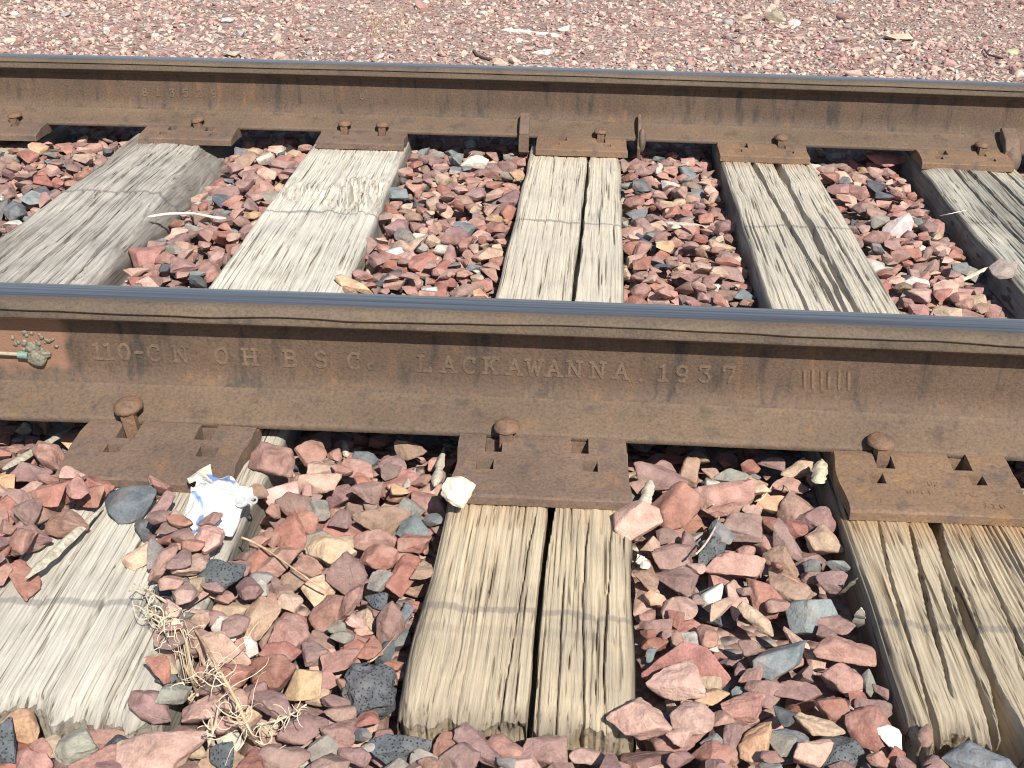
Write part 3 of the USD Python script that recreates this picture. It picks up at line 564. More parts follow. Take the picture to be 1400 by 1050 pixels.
HN = [(-0.062, 0.019, 0.021, 0.036), (0.046, 0.018, 0.022, 0.034), (-0.071, 0.063, 0.021, 0.021), (0.058, 0.061, 0.019, 0.021)]
plate_m, Mm = plate(-0.0275, 0, -1, 0.127, 0.216, HN, "brown tie plate under the near rail on the split tan tie", M_PLATE, seed=1, yaw=0.015)
plate_r, Mr = plate(0.441, 0, -1, 0.122, 0.216, [(-0.046, 0.018, 0.022, 0.036), (0.048, 0.018, 0.024, 0.034), (-0.062, 0.056, 0.018, 0.020), (0.060, 0.054, 0.018, 0.020)], "orange-brown tie plate with faint raised lettering on the deeply cracked tie", M_PLATE_O, seed=2, yaw=0.02)
plate_l, Ml = plate(-0.504, 0, -1, 0.122, 0.216, [(-0.048, 0.020, 0.024, 0.040), (0.050, 0.018, 0.022, 0.034), (-0.054, 0.062, 0.021, 0.018), (0.064, 0.058, 0.024, 0.022)], "brown tie plate behind the crumpled can, left under the near rail", M_PLATE, seed=3, yaw=-0.03)
def plate_text(root, items, h, stroke):
    for ch, x, y in items:
        m = extr(glyph(ch, h, stroke), 0.0030); A = np.array(m.vertices)
        d = -y; zt = np.interp(d, [0.014, 0.040, 0.122], [0.0268, 0.0225, 0.0140])
        obj("raised_letter", (np.stack([A[:, 0] + x, A[:, 1] + y, A[:, 2] + zt - 0.0022], -1), np.array(m.faces)), M_PLATE_O, root, smooth=False)
plate_text(plate_r, [(c, -0.030 + i * 0.0088, -0.085) for i, c in enumerate("WHEE")] + [(c, 0.026 + i * 0.0092, -0.087) for i, c in enumerate("10C")] + [("T", -0.068, -0.104)] + [(c, 0.054 + i * 0.010, -0.108) for i, c in enumerate("110")] + [(c, 0.000 + i * 0.0075, -0.068) for i, c in enumerate("52")], 0.0085, 0.0013)
HF = [(0.045, 0.018, 0.020, 0.030), (-0.045, 0.018, 0.020, 0.030), (0.062, 0.050, 0.018, 0.016), (-0.060, 0.050, 0.018, 0.016)]
FP = [(-1.385, "rusty tie plate with one spike at the far rail's left end", 0.2), (-0.925, "rusty tie plate at the far rail on the silver-grey tie", 0.22), (-0.503, "rusty tie plate holding two spikes against the far rail", 0.21), (0.028, "orange tie plate between the two rail anchors at the far rail", 0.215),
      (0.463, "orange tie plate at the far rail on the deeply cracked tie", 0.208), (0.935, "orange tie plate at the far rail's right end on the grey-green tie", 0.21)]
for i, (x, lab, w) in enumerate(FP):
    if i == 3: HH = [(-0.046, 0.016, 0.020, 0.028), (0.047, 0.018, 0.020, 0.032), (-0.062, 0.048, 0.018, 0.014), (0.062, 0.048, 0.018, 0.014)]
    else: HH = HF
    if i == 0: HH = [(0.03, 0.018, 0.020, 0.030), (-0.05, 0.018, 0.020, 0.030)]
    plate(x, YF, -1, 0.082, w, HH, lab, M_PLATE_O if i >= 3 else M_PLATE, zfront=0.016, seed=10 + i, yaw=-2 * CURVE * -x if False else 2 * CURVE * x)

# ------------------------------------------------------------------ cut spikes
def spike_parts(head=(0.0185, 0.0215, 0.0075), sh=0.0082, zt=0.055, seed=0, dish=0.0):
    """Head (oval, overhanging the rail foot towards +y) and square tapering shank, origin at the tie top."""
    hw, hl, hh = head
    pts = []
    for t in np.linspace(0, 2 * np.pi, 18, endpoint=False):
        for k, (s, z) in enumerate([(0.70, -hh * 0.75), (1.0, -hh * 0.25), (0.97, hh * 0.25), (0.68, hh * 0.85), (0.25, hh * 1.08)]):
            p = np.array([hw * math.cos(t) * s, hl * math.sin(t) * s, z])
            pts.append(p + 0.0012 * (noise(p * 160 + seed, seed) - 0.5))
    hp = np.array(pts) + [0, 0.0085, zt]
    hm = trimesh.convex.convex_hull(hp).subdivide()
    v = np.array(hm.vertices); v += np.array(hm.vertex_normals) * ((fbm(v * 130 + seed, 3, seed) - 0.5) * 0.0022)[:, None]
    top = hp[:, 2].max()
    head_m = trimesh.Trimesh(v, hm.faces)
    a = sh
    sv = np.array([[sx * a * k, sy * a * k - 0.0005, z] for z, k in ((-0.01, 0.92), (zt - hh * 0.5, 1.0)) for sx, sy in ((-1, -1), (1, -1), (1, 1), (-1, 1))])
    shank = trimesh.convex.convex_hull(sv)
    return head_m, shank
def spike(x, y, zt, label, ry=0.0, rx=0.0, rz=0.0, scale=1.0, seed=0, flat=False):
    E = trimesh.transformations.euler_matrix(rx, ry, rz, "sxyz"); E[:3, :3] *= scale; E[:3, 3] = (x, y, 0.0)
    root = thing("rail_spike", label, "spike", group="spikes holding the rails", M=E)
    hm, sh = spike_parts((0.019, 0.021, 0.010) if flat else (0.0168, 0.0200, 0.0072), zt=zt / scale, seed=seed)
    obj("head", hm, M_SPIKE, root, smooth=45); obj("shank", sh, M_SPIKE, root, smooth=20)
spike(-0.0742, -0.0808, 0.0395, "mushroom-headed spike holding the near rail on the split tan tie", seed=1)
spike(0.3955, -0.0825, 0.0405, "round-headed spike at the near rail in the orange-brown tie plate", seed=2, rz=0.1)
spike(-0.5515, -0.0815, 0.0470, "leaning chunky spike at the near rail left of the crumpled can", ry=-0.14, seed=3, flat=True, rz=0.15)
for i, (x, ry, lab) in enumerate([(-1.357, -0.1, "spike at the far rail's left end"), (-0.903, -0.22, "crooked leaning spike at the far rail above the silver-grey tie"), (-0.549, -0.05, "left one of the pair of spikes in one far plate"), (-0.458, 0.0, "right one of the pair of spikes in one far plate"),
                                  (0.074, 0.0, "short spike at the far rail between the two anchors"), (0.507, 0.03, "spike at the far rail in the deeply cracked tie"), (0.980, 0.08, "spike at the far rail's right end in the grey-green tie")]):
    spike(x, YF + CURVE * x * x - 0.0815, 0.043, lab, ry=ry, seed=20 + i)

# ------------------------------------------------------------------ rail anchors on the far rail
def anchor(x, label, prof, w, bevel=0.004, disc=None, yaw=0.0):
    sh = Polygon(prof).buffer(-bevel).buffer(bevel)
    m = trimesh.creation.extrude_polygon(sh, w, engine="earcut")
    v = np.array(m.vertices); out = np.stack([v[:, 2] - w / 2, v[:, 0], v[:, 1]], -1)
    M = np.eye(4); M[:3, 3] = (x, YF + CURVE * x * x, ZB); c, s = math.cos(yaw), math.sin(yaw); M[:2, :2] = [[c, -s], [s, c]]
    root = thing("rail_anchor", label, "rail anchor", group="anchors on the far rail", M=M)
    o = trimesh.Trimesh(out, m.faces, process=True)
    for _ in range(3): o = o.subdivide()
    o = trimesh.smoothing.filter_laplacian(o, iterations=2, lamb=0.4)
    obj("clamp", o, M_PLATE, root, smooth=45)
    if disc:
        d = trimesh.creation.icosphere(3, 1.0); d.apply_scale([disc[0], disc[1], disc[2]]); d.apply_translation([disc[3], disc[4], disc[5]])
        obj("jaw", d, M_PLATE, root, smooth=60)
anchor(-0.112, "blunt rail anchor gripping the far rail, left of the orange plate", [(-0.022, 0.049), (-0.034, 0.052), (-0.074, 0.034), (-0.088, 0.016), (-0.090, -0.030), (-0.080, -0.040), (-0.064, -0.034), (-0.060, -0.008), (0.03, -0.008), (0.03, 0.0), (-0.068, 0.0005), (-0.071, 0.008), (-0.066, 0.014), (-0.026, 0.033)], 0.024)
anchor(0.168, "thin edge-on rail anchor gripping the far rail, right of the orange plate", [(-0.018, 0.056), (-0.030, 0.056), (-0.060, 0.040), (-0.082, 0.018), (-0.090, -0.012), (-0.084, -0.040), (-0.066, -0.038), (-0.060, -0.008), (0.03, -0.008), (0.03, 0.0), (-0.068, 0.0005), (-0.071, 0.008), (-0.066, 0.014), (-0.026, 0.033)], 0.008, 0.002, disc=(0.010, 0.018, 0.030, 0.006, -0.076, 0.004))
anchor(1.052, "dark rail anchor at the far rail on the photo's right edge", [(-0.022, 0.055), (-0.034, 0.056), (-0.074, 0.038), (-0.088, 0.016), (-0.092, -0.045), (-0.080, -0.055), (-0.064, -0.044), (-0.060, -0.008), (0.03, -0.008), (0.03, 0.0), (-0.068, 0.0005), (-0.071, 0.008), (-0.066, 0.014), (-0.026, 0.033)], 0.034, disc=(0.022, 0.022, 0.034, 0.004, -0.080, -0.010))

# ------------------------------------------------------------------ bond wire and weld at the left of the near rail
wp = at_y(47, 488, -0.0125); yw = CURVE * wp[0] ** 2 - 0.0078
bw = thing("bond_wire", "copper bond wire with a splattered weld on the near rail's web, left edge", "bond wire", loc=(wp[0], yw, wp[2]))
t = np.linspace(0, 1, 24)
obj("wire", tube(np.stack([-0.014 - 0.32 * t, -0.006 - 0.002 * np.sin(t * 9), 0.0035 + 0.0012 * np.sin(t * 14)], -1), 0.0027, 8), M_BOND, bw, smooth=60)
obj("sleeve", tube(np.stack([np.linspace(-0.020, -0.007, 6), np.full(6, -0.0065), np.linspace(0.0036, 0.0024, 6)], -1), 0.0050, 10), M_COPPER, bw, smooth=60)
def blob(c, r, seed, sub=3, k=0.35):
    s = trimesh.creation.icosphere(sub, 1.0); v = np.array(s.vertices); v = v * (1 + k * 2 * (fbm(v * 1.7 + seed * 5.1, 3, seed) - 0.5))[:, None] * np.asarray(r) + np.asarray(c)
    return v, np.array(s.faces)
rg = np.random.default_rng(5)
obj("weld_blob", join([blob((0.003, -0.004, -0.002), (0.013, 0.008, 0.0105), 1), blob((0.012, -0.003, 0.004), (0.010, 0.005, 0.006), 2), blob((-0.002, -0.002, 0.012), (0.009, 0.005, 0.010), 3)]), M_WELD, bw, smooth=60)
spl = []
for k in range(24):
    spl.append(blob((rg.normal(0.004, 0.014), -0.0006, rg.uniform(0.008, 0.034)), np.array((1, 0.7, 1)) * rg.uniform(0.0013, 0.0042), 10 + k, 1))
spl += [blob((0.021, -0.001, 0.023), (0.0055, 0.003, 0.0032), 50, 2), blob((-0.026, -0.001, 0.025), (0.0022, 0.002, 0.0036), 51, 2), blob((0.030, -0.001, 0.015), (0.003, 0.002, 0.002), 52, 2)]
obj("weld_splatter", join(spl), M_WELD, bw, smooth=60)

# ------------------------------------------------------------------ ballast stones
PAL = {"r": (0.282, 0.159, 0.127), "m": (0.208, 0.128, 0.112), "R": (0.260, 0.120, 0.089), "p": (0.381, 0.246, 0.193), "o": (0.38, 0.238, 0.140), "t": (0.38, 0.272, 0.190),
       "g": (0.135, 0.148, 0.148), "k": (0.075, 0.080, 0.086), "n": (0.21, 0.195, 0.165), "w": (0.43, 0.395, 0.33), "b": (0.235, 0.150, 0.105)}
FIB = {}
def dirs(n):
    if n not in FIB:
        k = np.arange(n) + 0.5; ph = np.arccos(1 - 2 * k / n); th = np.pi * (1 + 5 ** 0.5) * k
        FIB[n] = np.stack([np.cos(th) * np.sin(ph), np.sin(th) * np.sin(ph), np.cos(ph)], 1)
    return FIB[n]
def poly(rng, n=12, jit=0.35, dmin=0.62):
    """A random crushed-stone polyhedron within the unit box, as (A, b): A x <= b."""
    while True:
        R = trimesh.transformations.random_rotation_matrix(rng.random(3))[:3, :3]
        A = dirs(n) @ R.T + rng.normal(0, jit, (n, 3)); A /= np.linalg.norm(A, axis=1, keepdims=True)
        b = rng.uniform(dmin, 1.0, n)
        try: V = HalfspaceIntersection(np.c_[A, -b], np.zeros(3)).intersections
        except Exception: continue
        lo, hi = V.min(0), V.max(0)
        if (hi - lo).max() > 3.2 or np.abs(V).max() > 2.4: continue
        c, e = (lo + hi) / 2, (hi - lo) / 2
        b2 = b - A @ c; A2 = A * e; s = np.linalg.norm(A2, axis=1)
        return A2 / s[:, None], b2 / s
def xf(Ab, M):
    A, b = Ab; A2 = A @ np.linalg.inv(M); s = np.linalg.norm(A2, axis=1)
    return A2 / s[:, None], b / s
def verts(Ab):
    A, b = Ab; return HalfspaceIntersection(np.c_[A, -b], np.zeros(3)).intersections
def stone_mesh(Ab, edge, amp, seed, smooth=0.5, it=1):
    h = ConvexHull(verts(Ab)); m = trimesh.Trimesh(h.points, h.simplices, process=True); m.fix_normals()
    for _ in range(int(np.clip(math.ceil(math.log2(max(np.percentile(m.edges_unique_length, 75) / edge, 1e-6))), 0, 3))): m = m.subdivide()
    if it: m = trimesh.smoothing.filter_laplacian(m, lamb=smooth, iterations=it, volume_constraint=False)
    v = np.array(m.vertices); size = np.abs(v).max()
    if amp:
        nn = np.array(m.vertex_normals)
        d_ = (fbm(v / size * 2.2 + seed * 3.3, 4, seed % 97) - 0.5) * 2; d_ += 0.6 * (0.5 - np.abs(noise(v / size * 4.5 + seed * 1.7, seed % 89) - 0.5) * 2)
        v = v + nn * (d_ * amp * size)[:, None]
    return v, np.array(m.faces)
GC = 0.004
HX0, HX1, HY0, HY1 = -1.75, 1.75, -0.95, 1.66
nX, nY = int((HX1 - HX0) / GC), int((HY1 - HY0) / GC)
cx_ = HX0 + (np.arange(nX) + 0.5) * GC; cy_ = HY0 + (np.arange(nY) + 0.5) * GC
CX, CY = np.meshgrid(cx_, cy_, indexing="ij")
Hm = np.full((nX, nY), -0.056) + 0.012 * (fbm(np.stack([CX * 12, CY * 12, 0 * CX], -1), 2, 71) - 0.5)
TOPID = np.full((nX, nY), -1, int)
onTie = np.zeros((nX, nY), bool); tieL = np.full((nX, nY), 9.0)
for i, T in enumerate(TIES):
    d = CX - (T["x"] + T["s"] * CY)
    inside = (np.abs(d) < T["w"] / 2) & (CY > T["y0"])
    Hm[inside] = T["z"]
    if i: onTie |= inside
    near = np.where(CY > T["y0"] - 0.01, np.abs(d) - T["w"] / 2, 9.0)
    tieL = np.minimum(tieL, np.where(d < 0, np.abs(near), 9.0))
# what the stones have smothered of the near end of the third tie
vis = np.array([at(u, v, 0)[:2] for u, v in [(138, 700), (188, 712), (207, 742), (212, 800), (222, 870), (192, 975), (-60, 958), (-60, 840), (35, 792)]])
import shapely
cover = onTie & (np.abs(CX + 0.488 + 0.017 * CY) < 0.13) & (CY < -0.215) & ~shapely.contains_xy(Polygon(vis), CX, CY)
openTie = onTie & ~cover
railN = np.abs(CY - CURVE * CX ** 2) < 0.072; railF = np.abs(CY - YF - CURVE * CX ** 2) < 0.072
plateZ = np.zeros((nX, nY), bool)
for x, y0, y1 in [(-0.0275, -0.202, 0.15), (0.441, -0.196, 0.15), (-0.504, -0.196, 0.15)] + [(p[0], YF - 0.165, YF + 0.1) for p in FP]:
    plateZ |= (np.abs(CX - x) < 0.112) & (CY > y0 + CURVE * CX ** 2 - 0.004) & (CY < y1)
# height the stones are filled to
lvl = 0.002 + 0.016 * (fbm(np.stack([CX * 3.3, CY * 3.3, 0 * CX], -1), 3, 72) - 0.5)
lvl = np.where(CY > 0.07, lvl - 0.012, lvl)
# gaps beside some ties (left side of the cracked tie, right side of the silver tie, left of the grey-green tie)
def gap(i, side, wd, dz, ya, yb):
    T = TIES[i]; d = (CX - (T["x"] + T["s"] * CY)) * side - T["w"] / 2
    return np.clip(1 - d / wd, 0, 1) * (d > -0.01) * dz * (CY > ya) * (CY < yb)
lvl = lvl - gap(4, -1, 0.05, 0.05, -0.6, 0.0) - gap(1, 1, 0.06, 0.045, 0.2, 1.3) - gap(5, -1, 0.07, 0.055, 0.4, 1.35) - gap(3, -1, 0.03, 0.02, 0.3, 1.4) - gap(4, -1, 0.04, 0.04, 0.3, 1.4)
rr_ = CY - CURVE * CX ** 2
lvl = np.where(np.abs(rr_) < 0.075, np.minimum(lvl, -0.030), np.where(np.abs(rr_) < 0.10, np.minimum(lvl, -0.006), lvl))
lvl = np.where(np.abs(CY - YF - CURVE * CX ** 2) < 0.11, np.minimum(lvl, -0.030), lvl)
lvl = np.where(cover, 0.045, lvl)
canArea = shapely.contains_xy(Polygon([tuple(at(u, v, 0.0)[:2]) for u, v in [(250, 655), (266, 642), (287, 630), (352, 664), (356, 700), (335, 735), (290, 752), (250, 748), (244, 700)]]), CX, CY)
shoulder_ = (CX > -0.40) & (CX < -0.31) & (CY > -0.50) & (CY < -0.36)
lvl = np.where(shoulder_, np.maximum(lvl, 0.022), lvl)
lvl = np.where(canArea, -0.02, lvl)
openTie |= canArea
ISX = np.zeros(20000, bool)     # stones that must stay in sight
STONES = []      # (Ab, position, colour key or rgb, kind, size)
def raster(Ab):
    V = verts(Ab); lo, hi = V.min(0), V.max(0)
    i0, i1 = int(math.floor(lo[0] / GC)), int(math.ceil(hi[0] / GC)); j0, j1 = int(math.floor(lo[1] / GC)), int(math.ceil(hi[1] / GC))
    xs = (np.arange(i0, i1) + 0.5) * GC; ys = (np.arange(j0, j1) + 0.5) * GC
    X, Y = np.meshgrid(xs, ys, indexing="ij"); A, b = Ab
    up = np.full(X.shape, 9.0); dn = np.full(X.shape, -9.0)
    for (nx_, ny_, nz_), bb in zip(A, b):
        q = bb - nx_ * X - ny_ * Y
        if nz_ > 1e-4: up = np.minimum(up, q / nz_)
        elif nz_ < -1e-4: dn = np.maximum(dn, q / nz_)
        else: up = np.where(q < 0, -9, up)
    return up, dn, up > dn + 1e-5, i0, j0
def settle(R, ix, iy, q=0.94):
    up, dn, ok, i0, j0 = R
    a, b = ix + i0, iy + j0
    if a < 0 or b < 0 or a + up.shape[0] > nX or b + up.shape[1] > nY or not ok.any(): return None
    sl = (slice(a, a + up.shape[0]), slice(b, b + up.shape[1]))
    need = (Hm[sl] - dn)[ok]
    return float(np.quantile(need, q)), sl
def place(Ab, R, ix, iy, z, sl, color, kind):
    up, dn, ok, _, _ = R
    new = np.where(ok, up + z, -9)
    h = Hm[sl]; better = new > h
    h[better] = new[better]; TOPID[sl][better] = len(STONES); ISX[len(STONES)] = kind != 's'
    STONES.append((Ab, np.array([HX0 + ix * GC, HY0 + iy * GC, z]), color, kind))
rs = np.random.default_rng(2024)
PROTO = []
for size, count in ((0.024, 90), (0.019, 100), (0.0135, 90), (0.009, 60)):
    for k in range(count):
        Ab = poly(rs, int(rs.integers(8, 14)))
        dims = size * np.array([rs.uniform(0.95, 1.5), rs.uniform(0.75, 1.05), rs.uniform(0.45, 0.85)])
        R = trimesh.transformations.euler_matrix(rs.normal(0, 0.35), rs.normal(0, 0.35), rs.uniform(0, 6.28))[:3, :3]
        Ab = xf(Ab, R @ np.diag(dims)); PROTO.append((Ab, raster(Ab), size))
BY = {s: [p for p in PROTO if p[2] == s] for s in (0.024, 0.019, 0.0135, 0.009)}
keys = list("rmRptognkbw"); wts = np.array([.30, .25, .14, .10, .06, .02, .045, .025, .035, .012, .03]); wts /= wts.sum()
def rcol(rng):
    k = keys[rng.choice(len(keys), p=wts)]
    return np.array(PAL[k]) * rng.uniform(0.84, 1.16) * (1 + rng.normal(0, 0.03, 3))
def in_view(x, y, pad=0.14):
    p = pix(np.array([x, y, -0.03])); return -pad * 1400 < p[0] < 1400 * (1 + pad) and -100 < p[1] < 1050 * (1 + pad)
def fill(n, sizes, probs, region, tol, tries=6, under=0.0):
    x0, x1, y0, y1 = region; ok_n = 0
    pts = rs.uniform([x0, y0], [x1, y1], (n, 2)); pick = rs.choice(len(sizes), n, p=probs)
    for (x, y), s in zip(pts, pick):
        if not in_view(x, y): continue
        ix, iy = int((x - HX0) / GC), int((y - HY0) / GC)
        if not (0 <= ix < nX and 0 <= iy < nY) or openTie[ix, iy] or plateZ[ix, iy]: continue
        L = lvl[ix, iy] - under
        if Hm[ix, iy] > L: continue
        best = None
        fam = BY[sizes[s]]
        for k in rs.integers(0, len(fam), tries):
            Ab, R, size = fam[k]
            got = settle(R, ix, iy)
            if got is None: continue
            z, sl = got; topz = z + R[0][R[2]].max()
            if best is None or topz < best[0]: best = (topz, z, sl, Ab, R)
        if best is None or best[0] > L + tol: continue
        topz, z, sl, Ab, R = best
        up = R[0] + z
        if ((railN[sl] | railF[sl]) & R[2] & (up > ZB - 0.003)).any() or (plateZ[sl] & R[2] & (up > 0.002)).any(): continue
        tid = TOPID[sl][R[2]]; keep_ = ISX[tid]
        if keep_.mean() > 0.30: continue
        if (openTie[sl] & R[2]).sum() > 0.10 * R[2].sum(): continue
        place(Ab, R, ix, iy, z, sl, rcol(rs), "s"); ok_n += 1
    return ok_n
# lower courses everywhere
fill(9000, (0.024, 0.019, 0.0135), (.5, .35, .15), (HX0, HX1, HY0, 1.60), 0.010, 4, under=0.027)
# ---- stones of the foreground read off the photograph: (u, v, width, height, angle, colour)
F6 = """415 350 60 65 60 k|470 225 90 50 -60 b|545 255 60 75 50 n|275 235 95 95 0 R|85 190 120 60 -5 m|200 200 80 65 30 t|795 140 125 100 -10 r|915 125 85 80 -40 r|980 135 45 50 0 r|920 215 125 85 -10 p|1050 180 60 110 70 r|750 210 65 50 0 b|890 285 60 50 0 k|935 290 60 70 0 n|755 325 95 80 20 o|845 385 150 95 -60 R|900 330 70 75 0 R|960 390 150 90 -15 t|1015 470 150 115 -70 m|680 415 110 95 -20 k|640 480 125 85 -5 k|485 515 90 75 0 k|455 445 80 90 60 n|550 430 150 90 -15 m|520 340 75 80 60 p|415 405 110 65 35 t|565 520 65 65 20 t|475 300 110 55 80 m|765 460 100 85 70 R|780 510 110 70 -5 m|870 500 75 70 0 b|840 600 130 100 75 r|755 590 120 85 70 t|830 535 70 50 0 m|700 685 80 50 20 t|640 700 190 110 -15 p|550 640 110 100 40 m|600 570 110 60 10 m|655 585 50 42 60 k|820 690 120 70 10 R|795 755 140 100 -10 R|920 690 90 78 -60 m|1000 730 110 60 15 r|960 790 65 55 -40 r|800 840 120 90 0 m|890 935 150 78 15 m|1000 910 110 88 15 m|955 985 95 75 10 n|520 865 85 60 0 n|495 930 65 60 60 k|550 900 80 60 10 t|440 860 110 90 10 m|290 900 120 68 10 r|385 945 110 70 10 m|210 975 110 95 40 n|345 990 120 80 20 k|480 1010 240 115 10 p|655 1010 80 78 70 k|150 920 75 65 0 t|45 885 100 95 0 o|35 965 115 80 80 k|110 985 80 60 0 r|90 1030 120 60 0 r|830 1030 150 80 0 m|1030 1010 100 60 0 m|70 325 75 80 0 p|30 270 72 55 70 k|140 290 95 78 50 m|200 335 130 90 10 r|70 470 130 85 -30 R|100 390 110 60 -20 m|20 370 78 42 80 R|20 215 50 60 0 o|105 255 90 60 0 r|140 160 30 30 0 g|610 290 60 60 40 n|160 250 60 60 0 r|1000 650 70 40 0 n|720 560 60 60 0 r|1040 700 70 50 0 R|650 800 60 50 0 m|740 830 80 60 0 m|930 840 70 50 0 t"""
F7 = """105 105 95 58 -60 R|130 165 95 82 30 m|210 85 90 82 -20 m|260 40 100 60 0 b|255 195 88 68 40 n|170 245 175 95 8 b|265 300 108 88 -50 g|35 265 75 78 0 m|40 330 95 65 -15 t|150 325 150 68 8 r|160 375 110 78 -10 R|235 440 160 88 82 R|160 460 85 62 80 n|150 520 75 60 0 k|185 590 138 92 72 m|245 560 90 38 75 g|185 680 85 60 55 k|50 700 100 58 10 r|45 800 60 60 0 r|190 910 130 55 12 m|225 945 195 78 6 k|365 930 112 78 65 R|475 955 185 72 -42 m|560 920 182 105 -5 r|705 945 140 118 10 m|830 955 112 52 0 p|925 950 95 72 20 m|420 1000 130 108 20 m|615 1000 130 78 0 p|310 1010 88 72 0 n|210 1020 92 60 0 n|120 990 46 30 0 n|1005 890 188 150 -30 p|1060 100 160 86 -6 m|1145 100 100 56 80 b|1030 340 60 50 0 p|1040 515 76 48 -15 o|1040 600 100 58 0 m|1020 690 52 28 75 g|20 600 60 40 0 n|560 1035 60 40 0 g|745 1035 80 50 0 m|40 880 90 70 20 m|100 935 60 40 0 k|30 960 60 60 0 r|520 1040 70 40 0 n"""
F8 = """235 120 116 62 5 n|65 215 165 135 18 R|215 195 182 105 8 r|440 240 125 105 60 r|525 205 108 95 -50 m|355 210 92 58 0 o|425 155 122 62 -10 r|445 95 105 60 6 t|530 300 116 92 0 t|415 325 138 82 -42 m|255 280 132 90 -5 m|100 340 92 58 75 m|245 410 182 88 -8 p|50 380 126 90 5 m|60 455 146 102 0 m|70 540 106 92 0 p|415 480 150 105 -12 b|400 395 120 78 -38 b|330 510 140 95 -50 R|205 545 102 52 28 t|320 580 140 52 -50 t|585 355 66 54 20 g|560 420 96 76 -5 m|575 595 120 62 8 m|440 640 108 42 -42 p|590 675 182 102 4 r|60 770 168 135 -20 p|590 770 132 88 0 r|670 780 90 46 80 n|450 810 150 66 0 m|340 800 112 88 -25 m|275 855 130 88 0 r|110 890 132 104 0 p|315 960 150 92 65 o|415 885 82 66 0 k|510 915 152 72 -5 t|560 860 110 85 -50 R|690 870 116 80 0 m|685 930 168 120 -38 R|490 990 146 98 20 p|400 960 88 76 60 n|240 960 120 58 80 m|175 1000 120 88 0 R|75 1020 90 60 0 m|65 960 90 58 0 p|175 950 90 48 0 g|800 975 66 68 0 m|860 940 80 46 80 m|910 965 112 76 18 m|985 1030 100 58 25 w|880 1020 72 58 0 m|700 1025 70 50 0 r|160 780 70 50 0 t|170 805 110 60 5 o|280 660 70 60 -30 m|540 600 60 60 0 m|300 235 60 60 0 p|30 265 70 60 0 m|290 90 60 50 0 R|130 60 70 50 0 b|360 75 80 50 0 m|500 130 60 50 0 m|20 100 80 60 0 m|640 830 60 50 0 R|720 800 70 40 -40 m|765 1010 60 60 0 R"""
SPEC = []
for blk, (ox, oy), k in ((F6, (0, 560), 2.142), (F7, (450, 600), 2.3333), (F8, (900, 600), 2.3333)):
    for it in blk.split("|"):
        a = it.split(); zx, zy, w, h, ang = map(float, a[:5]); SPEC.append((ox + zx / k, oy + zy / k, w / k, h / k, ang, a[5], None))
# single stones that stand out, each a thing of its own
NOTABLE = [
    (177, 684, 77, 58, 5, (0.105, 0.120, 0.130), "big rounded blue-grey stone under the left tie plate, above the bleached tie's end"),
    (380, 680, 55, 50, 0, (0.50, 0.31, 0.27), "round pink stone with whitish crust, right of the crumpled can"),
    (333, 862, 38, 28, -12, (0.54, 0.46, 0.40), "small white block-shaped stone above the tan one, right of the dry weed"),
    (411, 924, 54, 50, 0, (0.43, 0.295, 0.17), "faceted orange-tan stone in the foreground beside the dry weed"),
    (871, 707, 62, 64, 0, (0.46, 0.285, 0.225), "large pink stone leaning on the brown plate's right corner"),
    (940, 900, 108, 62, -14, (0.27, 0.125, 0.105), "long deep red stone, largest right of the split tie"),
    (1105, 842, 66, 58, 50, (0.18, 0.198, 0.192), "flat grey-green stone standing up in the right-hand gravel"),
    (1072, 904, 78, 47, 12, (0.145, 0.163, 0.168), "blue-grey wedge stone just below the flat grey-green one"),
    (971, 815, 40, 28, 75, (0.50, 0.47, 0.40), "speckled white stone in the gravel right of the split tie"),
    (1219, 1003, 44, 30, -60, (0.54, 0.50, 0.43), "white angular stone at the bottom, left of the cracked tie's end"),
    (1352, 1018, 102, 48, -20, (0.145, 0.162, 0.172), "long slate-blue stone in the bottom right corner"),
    (973, 748, 37, 37, 0, (0.085, 0.088, 0.09), "small porous black stone in the right-hand gravel"),
    (503, 945, 70, 76, 0, (0.070, 0.075, 0.080), "large porous black lava stone at the split tie's left corner"),
]
for u, v, w, h, ang, c, lab in NOTABLE: SPEC.append((u, v, w, h, ang, c, lab))
